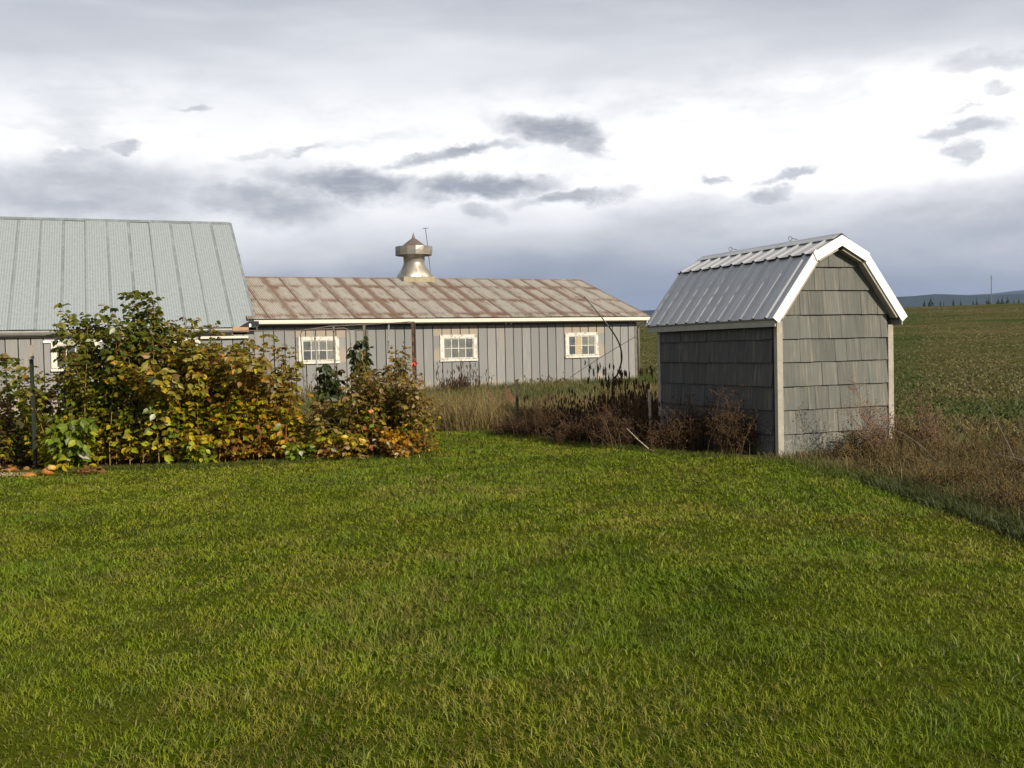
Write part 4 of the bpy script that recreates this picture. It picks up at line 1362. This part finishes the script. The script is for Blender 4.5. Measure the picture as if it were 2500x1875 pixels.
def bush(name, label, x, y, rx, ry, hgt, pal, canes=14, leaves=70, lsize=.085, stem='red', group=None, big=26, cat='bush', spread=1.0, tops=None, low=.12, drop=.35):
    lsize *= .9
    if rx > .4:
        rx *= 1.32
        ry *= 1.15
        spread *= 1.3
        canes = int(canes * 1.2)
    leaves = int(leaves * 1.6)
    root = thing(name, label, cat, (x, y, gz(x, y)), 0, group)
    st = MB()
    scol = []
    P, D, T = [], [], []
    cl_pts = []
    for k in range(canes):
        bx, by = R.gauss(0, rx * .42), R.gauss(0, ry * .42)
        hh = hgt * R.uniform(.62, .98)
        if tops and k < len(tops):
            ex, hh = tops[k][0], tops[k][1]
            ey = R.uniform(-.3, .3) * ry
            bx = ex * .55
        else:
            ex, ey = bx + R.gauss(0, rx * .42 * spread), by + R.gauss(0, ry * .5 * spread)
            ex = max(-rx * 1.15, min(rx * 1.15, ex))
        pts = []
        for t in np.linspace(0, 1, 8):
            s = t ** 1.7
            pts.append(Vector((bx + (ex - bx) * s + R.uniform(-.012, .012), by + (ey - by) * s, hh * (t if t < .8 else .8 + (t - .8) * .85))))
        st.tube(pts, [.008 * (1 - .7 * i / 7) for i in range(8)], 4, False)
        for j in range(leaves):
            t = low * .5 + (1 - low * .5) * R.random() ** .95
            i = min(int(t * 7), 6)
            q = pts[i].lerp(pts[i + 1], t * 7 - i)
            a = R.uniform(0, 6.28)
            ln = R.uniform(.03, .20) * (1.15 - .55 * t)
            dv = Vector((math.cos(a), math.sin(a), R.uniform(-drop - .5, .45)))
            pp = q + Vector((math.cos(a) * ln, math.sin(a) * ln, R.uniform(-.04, .07)))
            for l in range(3 if R.random() < .7 else 1):
                da = a + (l - 1) * .9 + R.uniform(-.3, .3)
                P.append(pp + Vector((math.cos(da), math.sin(da), 0)) * .015)
                D.append((math.cos(da), math.sin(da), dv.z - R.uniform(0, drop)))
                T.append(min(pp.z / hgt, 1.0))
    P, D = np.array([tuple(p) for p in P]), np.array(D)
    names = pick(pal, T)
    col = np.array([np.array(PAL[q][0]) + (np.array(PAL[q][1]) - np.array(PAL[q][0])) * R.random() for q in names]) * G.uniform(.7, 1.2, len(P))[:, None]
    size = lsize * G.uniform(.55, 1.35, len(P))
    link('foliage', leaf_cloud('foliage', P, D, size, col), root, kind='stuff')
    sm = st.mesh('canes', M_stalk, True)
    a = sm.color_attributes.new('tint', 'FLOAT_COLOR', 'POINT')
    sc_ = PAL[stem][1]
    a.data.foreach_set('color', np.tile(np.array([*sc_, 1], np.float32), len(sm.vertices)))
    link('canes', sm, root, kind='stuff')
    # the leaves one can pick out singly, on the sunny near side
    order = sorted(range(len(P)), key=lambda q: P[q][1] - .35 * P[q][0] + R.uniform(-.25, .25))[:big]
    for q in order:
        nm = names[q] if R.random() > .05 else 'pale'
        d_ = Vector(D[q]).normalized()
        zc = d_.cross(Vector((R.uniform(-.6, .6), -1, R.uniform(0, .8))))
        if zc.length < .05: continue
        zc.normalize()
        sc_l = lsize * R.uniform(.95, 1.55)
        m_ = axes(tuple(P[q] + np.array([R.uniform(0, .03), -R.uniform(.02, .09), 0])), zc, d_)
        link('leaf', LEAFMESH[nm], root, M=m_ @ Matrix.Scale(sc_l, 4))
    return root


RG = 'raspberry clumps along the garden row'
dkup = [(1.0, {'dkgreen': 6, 'olive': 2, 'pale': .5}), (.7, {'dkgreen': 4, 'olive': 3, 'brown': 1}), (.4, {'olive': 3, 'green': 2, 'lime': 1.5, 'dkgreen': 2}), (.12, {'lime': 3, 'yellow': 3, 'olive': 2, 'brown': .8, 'orange': .8})]
olup = [(1.0, {'olive': 5, 'dkgreen': 2, 'brown': 1}), (.65, {'olive': 5, 'brown': 1.2, 'yellow': 1.6, 'orange': .8}), (.35, {'lime': 3, 'yellow': 2, 'green': 2, 'olive': 2}), (.1, {'yellow': 2, 'brown': 3, 'lime': 1.5})]
orup = [(1.0, {'olive': 5, 'brown': 2, 'orange': .4}), (.65, {'orange': 1.4, 'brown': 2.5, 'olive': 4, 'yellow': .6}), (.35, {'lime': 2.5, 'yellow': 3, 'orange': 2, 'green': 1.5}), (.1, {'brown': 3, 'red': 2, 'yellow': 1.5})]
brup = [(1.0, {'brown': 4, 'olive': 3, 'tan': 1.5}), (.6, {'brown': 4, 'olive': 3, 'tan': 1.2, 'dkgreen': 1}), (.3, {'olive': 3, 'brown': 3, 'yellow': 1, 'green': 1}), (.1, {'brown': 4, 'red': 1.5, 'orange': .8})]
bush('raspberry_clump', 'dark maroon low clump at the far left end of the raspberry row', -8.05, 16.0, .55, .5, 1.15, [(1., {'maroon': 4, 'brown': 2}), (.5, {'maroon': 4, 'dkgreen': 2}), (.1, {'maroon': 2, 'dkgreen': 3})], 14, 60, .075, 'maroon', RG, 12)
bush('raspberry_clump', 'dull olive clump just behind the green steel post', -7.0, 16.0, .66, .6, 1.85, dkup, 16, 60, .09, 'brown', RG, 26)
bush('raspberry_clump', 'dark green clump whose long top shoot leans out to the left', -6.25, 15.9, .48, .55, 2.35, dkup, 16, 75, .098, 'brown', RG, 44, tops=[(-.62, 2.52), (-.45, 2.42), (-.30, 2.40), (-.05, 2.4), (.08, 2.48)])
bush('raspberry_clump', 'tallest dark clump, its leafy spire rising against the pale roof', -5.62, 15.9, .48, .55, 2.35, dkup, 18, 80, .10, 'brown', RG, 60, tops=[(-.18, 2.72), (-.08, 2.68), (.02, 2.62), (-.28, 2.55), (.10, 2.5), (.16, 2.72)])
bush('raspberry_clump', 'olive and yellow clump right of the tallest spire', -5.02, 15.85, .48, .55, 2.0, olup, 18, 75, .098, 'red', RG, 54, tops=[(.05, 2.32), (.12, 2.25), (-.2, 2.2)])
bush('raspberry_clump', 'olive clump with yellowed lower leaves in front of the second barn window', -4.62, 15.85, .50, .55, 2.02, olup, 18, 75, .092, 'red', RG, 46, tops=[(.1, 2.2)])
bush('raspberry_clump', 'orange-brown topped clump with lime green lower leaves', -4.22, 15.8, .42, .5, 1.92, orup, 18, 75, .09, 'red', RG, 46)
bush('raspberry_clump', 'thin red-caned clump with orange leaves and straggling tall shoots', -3.62, 15.85, .32, .45, 1.45, orup, 16, 45, .085, 'red', RG, 34, tops=[(-.12, 2.0), (.06, 1.85), (.22, 1.72), (-.02, 1.78), (.28, 1.55)], low=.2)
bush('raspberry_clump', 'low brownish clump in the gap between the taller canes', -2.88, 15.95, .40, .5, .98, brup, 16, 62, .08, 'brown', RG, 24)
bush('raspberry_clump', 'low yellow-leaved clump at the foot of the gap', -2.75, 15.45, .38, .25, .42, [(1., {'yellow': 3, 'lime': 2, 'orange': 1}), (.4, {'yellow': 2, 'brown': 3})], 12, 34, .075, 'red', RG, 22)
bush('raspberry_clump', 'brown and olive clump near the rust-stained post', -2.14, 16.0, .40, .5, 1.5, brup, 20, 70, .075, 'brown', RG, 30)
bush('raspberry_clump', 'tan withered clump at the right end of the row', -1.66, 16.15, .39, .5, 1.38, [(1., {'tan': 3, 'brown': 4}), (.6, {'brown': 4, 'tan': 2, 'olive': 2}), (.3, {'olive': 3, 'green': 1.5, 'brown': 2, 'yellow': 1}), (.1, {'orange': 2, 'brown': 3})], 20, 70, .066, 'brown', RG, 26, tops=[(-.12, 1.78), (-.05, 1.7)])
bush('raspberry_clump', 'small orange-leaved clump low at the right end of the row', -1.72, 15.55, .26, .2, .48, [(1., {'orange': 5, 'yellow': 1.5}), (.3, {'orange': 2, 'brown': 2})], 12, 22, .065, 'red', RG, 18)
bush('raspberry_clump', 'fresh green shoot at the foot of the red canes', -3.22, 15.25, .14, .12, .34, [(1., {'green': 4, 'lime': 1}), (.3, {'green': 3})], 5, 14, .075, 'green', RG, 14)
bush('raspberry_clump', 'yellow-leaved shoot low in front of the olive clumps', -4.72, 15.25, .20, .15, .55, [(1., {'yellow': 4, 'orange': 1, 'lime': 1}), (.3, {'lime': 3, 'green': 2})], 6, 16, .085, 'red', RG, 20)
bush('sapling', 'bright green broad-leaved sapling before the dark left end of the row', -6.42, 14.75, .30, .25, .86, [(1., {'green': 4, 'pale': .6, 'lime': 1}), (.5, {'green': 5, 'lime': 1.5}), (.15, {'green': 3, 'yellow': 1.5})], 9, 22, .105, 'green', None, 70, 'sapling', drop=.7)
# dark drooping-leaved stalks
for (xx, hh, lb) in ((-3.02, 1.66, 'dark drooping leafy stalk, shorter one left of the pair by the barn window'), (-2.50, 2.05, 'tall dark leafy stalk rising over the twin weathered posts'), (-1.86, 1.80, 'dark leafy stalk leaning against the rust-stained post')):
    bush('leafy_stalk', lb, xx, 17.2, .16, .16, hh, [(1., {'blackgreen': 5, 'brown': .6}), (.5, {'blackgreen': 4, 'dkgreen': 1}), (.1, {'olive': 2, 'brown': 3})], 6, 24, .115, 'brown', 'dark leafy stalks behind the raspberry row', 20, 'stalk', drop=1.1, low=.3)


# ---- dead weeds
def weed(name, label, x, y, rx, ry, hgt, cols, n=60, seed='spike', group=None, lean=(0, 0), rstem=.006, cat='weeds', twigs=5, leafy=0):
    root = thing(name, label, cat, (x, y, gz(x, y)), 0, group)
    st, ends, C = MB(), [], []
    seeds = MB()
    for k in range(n):
        bx, by = R.gauss(0, rx * .45), R.gauss(0, ry * .45)
        hh = hgt * (R.uniform(.35, .85) if R.random() < .82 else R.uniform(.9, 1.35))
        ex, ey = bx + R.gauss(0, .16 * hgt) + lean[0] * hh, by + R.gauss(0, .16 * hgt) + lean[1] * hh
        zo = gz(x + bx, y + by) - root.location.z
        pts = [Vector((bx + (ex - bx) * t ** 1.6, by + (ey - by) * t ** 1.6, zo - .02 + hh * t * (1 - .12 * t))) for t in (0, .35, .7, 1)]
        st.tube(pts, [rstem, rstem * .85, rstem * .6, rstem * .3], 3, False)
        tips = [pts[-1]]
        for j in range(twigs):
            t = R.uniform(.3, .95)
            i = min(int(t * 3), 2)
            q = pts[i].lerp(pts[i + 1], t * 3 - i)
            a = R.uniform(0, 6.28)
            e = q + Vector((math.cos(a) * .12, math.sin(a) * .12, R.uniform(.04, .16))) * hgt * R.uniform(.5, 1.2)
            st.tube([q, q.lerp(e, .5) + Vector((0, 0, .01)), e], [rstem * .5, rstem * .4, rstem * .25], 3, False)
            tips.append(e)
        for p in tips:
            if seed == 'spike':
                ln = R.uniform(.06, .16) * hgt
                seeds.tube([p - Vector((0, 0, ln)), p - Vector((R.uniform(-.01, .01), 0, ln * .5)), p], [.006, .013 * R.uniform(.7, 1.4), .004], 4, False)
            else:
                for _ in range(3):
                    o_ = p + Vector((R.gauss(0, .02), R.gauss(0, .02), R.gauss(0, .02)))
                    s_ = R.uniform(.005, .012)
                    seeds.add([o_ + Vector((s_, 0, 0)), o_ + Vector((-s_, s_, 0)), o_ + Vector((-s_, -s_, 0)), o_ + Vector((0, 0, s_ * 1.6))], [(0, 1, 3), (1, 2, 3), (2, 0, 3)])
    for b, nm, ci in ((st, 'stalks', 0), (seeds, 'seed_heads', 1)):
        me = b.mesh(nm, M_stalk)
        a = me.color_attributes.new('tint', 'FLOAT_COLOR', 'POINT')
        nv = len(me.vertices)
        cc = np.ones((nv, 4), np.float32)
        blk = np.repeat(G.random(nv // 12 + 1), 12)[:nv]
        cc[:, :3] = np.array(cols[ci * 2]) * (1 - blk[:, None]) + np.array(cols[ci * 2 + 1]) * blk[:, None]
        a.data.foreach_set('color', cc.ravel())
        link(nm, me, root, kind='stuff')
    if leafy:
        P = np.stack([G.normal(0, rx * .5, leafy), G.normal(0, ry * .5, leafy), G.uniform(.05, .8, leafy) * hgt * .8], -1)
        D = np.stack([G.normal(0, 1, leafy), G.normal(0, 1, leafy), G.uniform(-1, .3, leafy)], -1)
        c = mixc(cols[0], cols[3], G.random(leafy)) * G.uniform(.6, 1.2, leafy)[:, None]
        link('withered_leaves', leaf_cloud('withered_leaves', P, D, G.uniform(.03, .075, leafy), c, narrow=.6), root, kind='stuff')
    return root


DK = ((.045, .028, .014), (.10, .062, .030), (.032, .019, .011), (.075, .042, .021))
RB = ((.060, .045, .018), (.150, .112, .046), (.044, .030, .013), (.105, .070, .028))
WG = 'dead dock clumps along the lawn edge'
weed('dock_clump', 'sparse brown clump beside the short steel post', .35, 20.6, .45, .4, .62, RB, 45, group=WG, leafy=160)
weed('dock_clump', 'brown tangle between the short steel post and the bent pipe', 1.05, 19.3, .50, .5, .74, DK, 75, group=WG, leafy=320)
weed('dock_clump', 'dark spiky clump at the foot of the bent black pipe', 1.85, 19.2, .55, .5, 1.12, DK, 95, group=WG, leafy=320, twigs=4)
weed('dock_clump', 'tall rusty-brown clump between the bent pipe and the shed', 2.55, 18.6, .45, .45, 1.12, ((.07, .04, .02), (.15, .085, .04), (.06, .03, .016), (.15, .075, .035)), 85, group=WG, leafy=240)
for (x_, y_, h_, lb) in ((.05, 19.3, .40, 'low withered clump at the tip of the lawn edge'), (.60, 18.5, .74, 'withered clump second along the lawn edge from the gap'), (1.15, 17.35, .46, 'matted dark clump midway along the lawn edge weeds'),
                        (1.72, 16.5, .80, 'matted dark clump by the broken pale stick'), (2.45, 15.75, .48, 'matted dark clump just right of the bleached stake')):
    weed('dock_clump', lb, x_, y_, .5, .42, h_, DK, 100, group=WG, leafy=520, seed='bits')
weed('dock_clump', 'low dark clump on the lawn edge below the bent pipe', 1.32, 17.7, .50, .45, .62, DK, 85, group=WG, leafy=420)
weed('dock_clump', 'dark clump around the bleached stake', 2.05, 16.9, .45, .4, .72, DK, 80, group=WG, leafy=340)
weed('dock_clump', 'dark brown clump against the shaded shed wall', 2.78, 15.95, .42, .35, .86, DK, 110, group=WG, leafy=420, seed='bits')
weed('dock_clump', 'dark brown clump nearest the front corner of the shed', 3.25, 15.1, .34, .28, .84, DK, 110, group=WG, leafy=420, seed='bits')
weed('dock_clump', 'dark spikes against the barn wall under the middle window', -1.55, 29.6, .75, .3, .95, DK, 55, group=WG, leafy=80)
weed('dock_clump', 'thin pinkish stems against the barn wall left of the boarded window', 1.1, 31.2, .9, .25, .55, RB, 40, group=WG)
weed('dock_clump', 'thin dry stems against the barn wall beneath the window nearest the raspberries', -5.3, 28.2, .9, .25, .8, RB, 40, group=WG)
BG_ = 'dead brush clumps right of the shed'
spots = [(4.75, 14.2, .30, .25, .30, 'low clump at the front corner of the shed gable'), (5.15, 14.75, .48, .35, .62, 'twiggy reddish clump against the middle of the shed gable'),
         (5.75, 14.6, .45, .4, .66, 'twiggy clump in front of the right corner post of the shed'), (4.85, 13.2, .5, .5, .46, 'low brown clump two steps in front of the shed gable'),
         (5.75, 13.2, .55, .55, .62, 'russet clump right of the shed gable'), (6.6, 13.6, .6, .55, .62, 'russet clump on the field side of the brush'),
         (5.0, 11.7, .5, .55, .50, 'straw-brown clump midway along the mown edge'), (5.85, 11.6, .6, .6, .60, 'brown clump behind the mown edge at the right'),
         (5.0, 10.2, .5, .6, .52, 'near brown clump beside the mown edge'), (5.7, 9.6, .6, .7, .6, 'near tangled clump at the right border'),
         (5.2, 8.3, .55, .7, .58, 'nearest clump of the brush by the mown edge')]
for (x_, y_, a_, b_, h_, lb) in spots:
    weed('brush_clump', 'dead ' + lb, x_, y_, a_, b_, h_ * .82, RB, 62, 'bits', BG_, (-.14, 0), .0042, 'brush', 5, 150)
weed('aster_stems', 'fine leaning reddish stems crossing the lower half of the shed gable', 5.05, 14.15, .22, .16, 1.3, ((.12, .07, .045), (.17, .11, .07), (.10, .055, .035), (.16, .09, .06)), 16, 'bits', None, (-.28, 0), .0045, 'weeds', 14)
weed('aster_stems', 'fine leaning stems crossing the right corner post of the shed', 5.9, 14.3, .2, .16, 1.0, ((.12, .07, .045), (.17, .11, .07), (.10, .055, .035), (.16, .09, .06)), 14, 'bits', None, (-.25, 0), .0045, 'weeds', 14)
# single arching stems
for k, (p0, p1, p2, lb) in enumerate([((6.15, 12.4, 0), (5.85, 12.4, .75), (5.55, 12.4, 1.15), 'tall bleached stem leaning left in the middle of the brush'),
                                      ((7.3, 12.0, 0), (6.75, 12.0, .9), (6.35, 12.0, 1.55), 'tallest bare stem arching left near the right border'),
                                      ((5.9, 9.6, 0), (5.2, 9.6, .5), (4.45, 9.6, .62), 'pale stem bowed low over the near brush'),
                                      ((5.5, 13.0, 0), (5.1, 13.0, .55), (4.6, 12.9, .66), 'straw stem bent over below the shed gable')]):
    pts = [Vector(p0).lerp(Vector(p1), t).lerp(Vector(p1).lerp(Vector(p2), t), t) for t in np.linspace(0, 1, 9)]
    for p in pts: p.z += gz(p0[0], p0[1])
    stick('dead_stem', pts, [.006 * (1 - .75 * i / 8) for i in range(9)], M_greypost, lb, 'stem', 5)

# ---- squash and debris in front of the bed
sq = thing('squash', 'broken orange squash lying at the left edge of the bed', 'squash', (-6.42, 14.12, .05), .5)
lump(.075, .066, .06, 8).build('rind', M_orange, sq, smooth=True, loc=(0, 0, .03))
lump(.055, .06, .04, 9).build('flesh', M_squash, sq, smooth=True, loc=(.04, -.04, .075))
sq2 = thing('squash', 'flattened orange squash shell beside the broken one', 'squash', (-6.66, 14.10, .03), .2)
lump(.10, .07, .032, 12).build('rind', M_orange, sq2, smooth=True)
vine = thing('squash_vine', 'withered orange-brown squash vine heap at the left frame edge', 'vine', (-7.35, 14.25, .02))
P = np.stack([G.normal(0, .30, 90), G.normal(0, .09, 90), G.uniform(.01, .13, 90)], -1)
D = np.stack([G.normal(0, 1, 90), G.normal(0, 1, 90), G.uniform(-.3, .2, 90)], -1)
link('withered_leaves', leaf_cloud('withered_leaves', P, D, G.uniform(.05, .12, 90), mixc((.30, .13, .03), (.42, .26, .09), G.random(90))), vine, kind='stuff')
lump(.11, .08, .055, 21).build('squash_piece', M_squash, vine, smooth=True, loc=(-.05, -.08, .04))
lump(.09, .07, .05, 22).build('squash_piece', M_orange, vine, smooth=True, loc=(.33, .05, .06))
hay = thing('straw_heap', 'small flat heap of pale straw between the squash pieces', 'straw', (-6.95, 14.12, .02))
x, y = G.normal(0, .13, 220), G.normal(0, .06, 220)
link('straw', blades('straw', x, y, G.uniform(0, .03, 220), G.uniform(.03, .07, 220), np.full(220, .006), G.uniform(1.0, 3.0, 220), mixc((.34, .29, .15), (.5, .44, .26), G.random(220)), M_stalk), hay, kind='stuff')
lf = thing('leaf_pile', 'little heap of reddish fallen leaves at the bed edge right of the squash', 'leaves', (-5.95, 14.2, .02))
P = np.stack([G.normal(0, .14, 46), G.normal(0, .07, 46), G.uniform(.01, .08, 46)], -1)
D = np.stack([G.normal(0, 1, 46), G.normal(0, 1, 46), G.uniform(-.3, .2, 46)], -1)
link('fallen_leaves', leaf_cloud('fallen_leaves', P, D, G.uniform(.05, .10, 46), mixc((.16, .06, .025), (.36, .19, .07), G.random(46))), lf, kind='stuff')
go = thing('gourd', 'small bright orange gourd hanging among the brown leaves near the rust-stained post', 'gourd', (-2.14, 15.45, .73))
lump(.042, .042, .038, 31).build('rind', M_orange, go, smooth=True)
MB().tube([(0, 0, .03), (.01, 0, .07)], .006, 5).build('stem', M_greypost, go)
# litter of fallen leaves along the bed
n = 900
x, y = G.uniform(-8, -1.2, n), 0
y = np.interp(x, [-8, -7.15, -5.6, -3.3, -1.4], [14.1, 14.3, 14.75, 15.1, 15.7]) + np.abs(G.normal(0, .35, n)) - .08
P = np.stack([x, y, height(x, y) + .02], -1)
D = np.stack([G.normal(0, 1, n), G.normal(0, 1, n), G.uniform(-.2, .3, n)], -1)
link('leaf_litter', leaf_cloud('leaf_litter', P, D, G.uniform(.03, .075, n), mixc((.06, .035, .015), (.24, .15, .04), G.random(n) ** 1.8)), kind='stuff')
n = 260
x = G.uniform(-6.5, 3.6, n)
y = 15.0 - np.abs(G.normal(0, 3.2, n))
k_ = on_lawn(x, y)
x, y = x[k_], y[k_]
n = len(x)
P = np.stack([x, y, height(x, y) + .045], -1)
D = np.stack([G.normal(0, 1, n), G.normal(0, 1, n), G.uniform(-.2, .2, n)], -1)
link('leaves_on_lawn', leaf_cloud('leaves_on_lawn', P, D, G.uniform(.02, .05, n), mixc((.10, .06, .02), (.32, .24, .06), G.random(n))), kind='stuff')
# fringe of longer grass where the lawn meets bed and weeds
xe = G.uniform(-8, -1.3, 9000)
ye = np.interp(xe, [-8, -7.15, -5.6, -3.3, -1.4], [14.1, 14.25, 14.68, 15.02, 15.75]) + G.normal(.02, .10, 9000)
yb = G.uniform(12.0, 20.4, 9000)
xb = lawn_edge(yb) + G.normal(0, .12, 9000)
x, y = np.concatenate([xe, xb]), np.concatenate([ye, yb])
n = len(x)
c = mixc((.05, .075, .008), (.12, .135, .014), G.random(n)) * G.uniform(.6, 1.2, n)[:, None]
link('edge_grass', blades('edge_grass', x, y, height(x, y), G.uniform(.04, .11, n) * np.where((x > 3.2) & (y > 13), .5, 1), G.uniform(.006, .011, n), G.uniform(.1, .9, n), c, M_blade), kind='stuff')


# ------------------------------------------------------------------ far trees and pole beyond the crest
M_conifer = m_plain('far_conifer', (.018, .032, .020), 0.9, var=0.4, sc=0.8)
M_bark = m_plain('bark', (.06, .045, .035), 0.9)


def conifer(label, u, v_top, w_px, dist, seed, group):
    q = random.Random(seed)
    a, e = px_dir(u, v_top)
    x_, y_ = math.sin(a) * dist, math.cos(a) * dist
    zt = 1.6 + e * dist
    zg = gz(x_, y_)
    h_ = zt - zg
    r_ = w_px / 2506.9 * dist / 2 * min(h_ / dist * 2506.9 / max(745 - v_top, 6), 3.6) * .95
    root = thing('conifer', label, 'tree', (x_, y_, zg), 0, group)
    MB().tube([(0, 0, -.3), (0, 0, h_ * .96)], [.022 * h_, .003 * h_], 6).build('trunk', M_bark, root)
    b = MB()
    rows = 13
    for i in range(rows):
        t = i / (rows - 1)
        z = h_ * (.12 + .84 * t)
        rr = r_ * (1 - t) ** .8 + .10
        nb_ = 9
        for k in range(nb_):
            an = 2 * math.pi * (k + q.random()) / nb_
            l = rr * q.uniform(.6, 1.15)
            c_, s_ = math.cos(an), math.sin(an)
            wd = l * .5
            zz = z + q.uniform(-.03, .03) * h_
            b.add([(c_ * .05, s_ * .05, zz + .07 * h_), (c_ * l * .7 - s_ * wd, s_ * l * .7 + c_ * wd, zz - .01 * h_), (c_ * l, s_ * l, zz - .04 * h_), (c_ * l * .7 + s_ * wd, s_ * l * .7 - c_ * wd, zz - .01 * h_)], [(0, 1, 2), (0, 2, 3)])
    b.build('crown', M_conifer, root)


CG = 'dark conifers on the horizon beyond the field'
for i, (u, v, w_, lb) in enumerate([(2257, 733, 7, 'small blurred conifer on the horizon, first on the left'), (2272, 726, 14, 'largest pointed conifer at the left of the horizon line'),
                                    (2296, 735, 5, 'tiny conifer, left one of a close low pair on the horizon'), (2304, 736, 4, 'tiny conifer, right one of a close low pair on the horizon'),
                                    (2328, 730, 10, 'steep lone conifer midway along the horizon line'), (2346, 733, 8, 'stubby conifer right of the steep lone one'),
                                    (2376, 734, 9, 'broad dark low conifer halfway to the pole'), (2385, 730, 8, 'pointed conifer leaning on the broad low one'),
                                    (2409, 731, 8, 'slim conifer just left of the utility pole'), (2414, 727, 9, 'conifer directly behind the utility pole'),
                                    (2437, 728, 13, 'bulky conifer at the left of the dark clump beyond the pole'), (2447, 725, 9, 'tallest conifer in the dark clump beyond the pole'),
                                    (2460, 726, 13, 'broad conifer at the right of the dark clump beyond the pole'), (2475, 732, 7, 'small conifer past the dark clump'),
                                    (2487, 728, 9, 'slender conifer nearest the right border')]):
    conifer(lb, u, v, w_, 395 + (i * 37 % 60), 40 + i, CG)
a, e = px_dir(2420, 672)
Dp = 330
pxx, pyy = math.sin(a) * Dp, math.cos(a) * Dp
up_ = thing('utility_pole', 'thin bare utility pole standing far off beyond the field crest', 'pole', (pxx, pyy, gz(pxx, pyy)))
MB().tube([(0, 0, -1), (0, 0, 1.6 + e * Dp - gz(pxx, pyy))], [.15, .10], 8).build('shaft', M_greypost, up_)
MB().box(-.5, .5, -.05, .05, 1.6 + e * Dp - gz(pxx, pyy) - 1.0, 1.6 + e * Dp - gz(pxx, pyy) - .9).build('crossarm', M_greypost, up_)

# ------------------------------------------------------------------ air
m, nt, out = material('thin_haze')
pv = nd(nt, 'ShaderNodeVolumePrincipled', Color=(.50, .65, 1.0), Density=0.000055)
pv.inputs['Anisotropy'].default_value = 0.0
nt.links.new(pv.outputs[0], out.inputs['Volume'])
MB().box(-14000, 14000, -300, 11000, -60, 520).build('haze', m, kind='stuff')
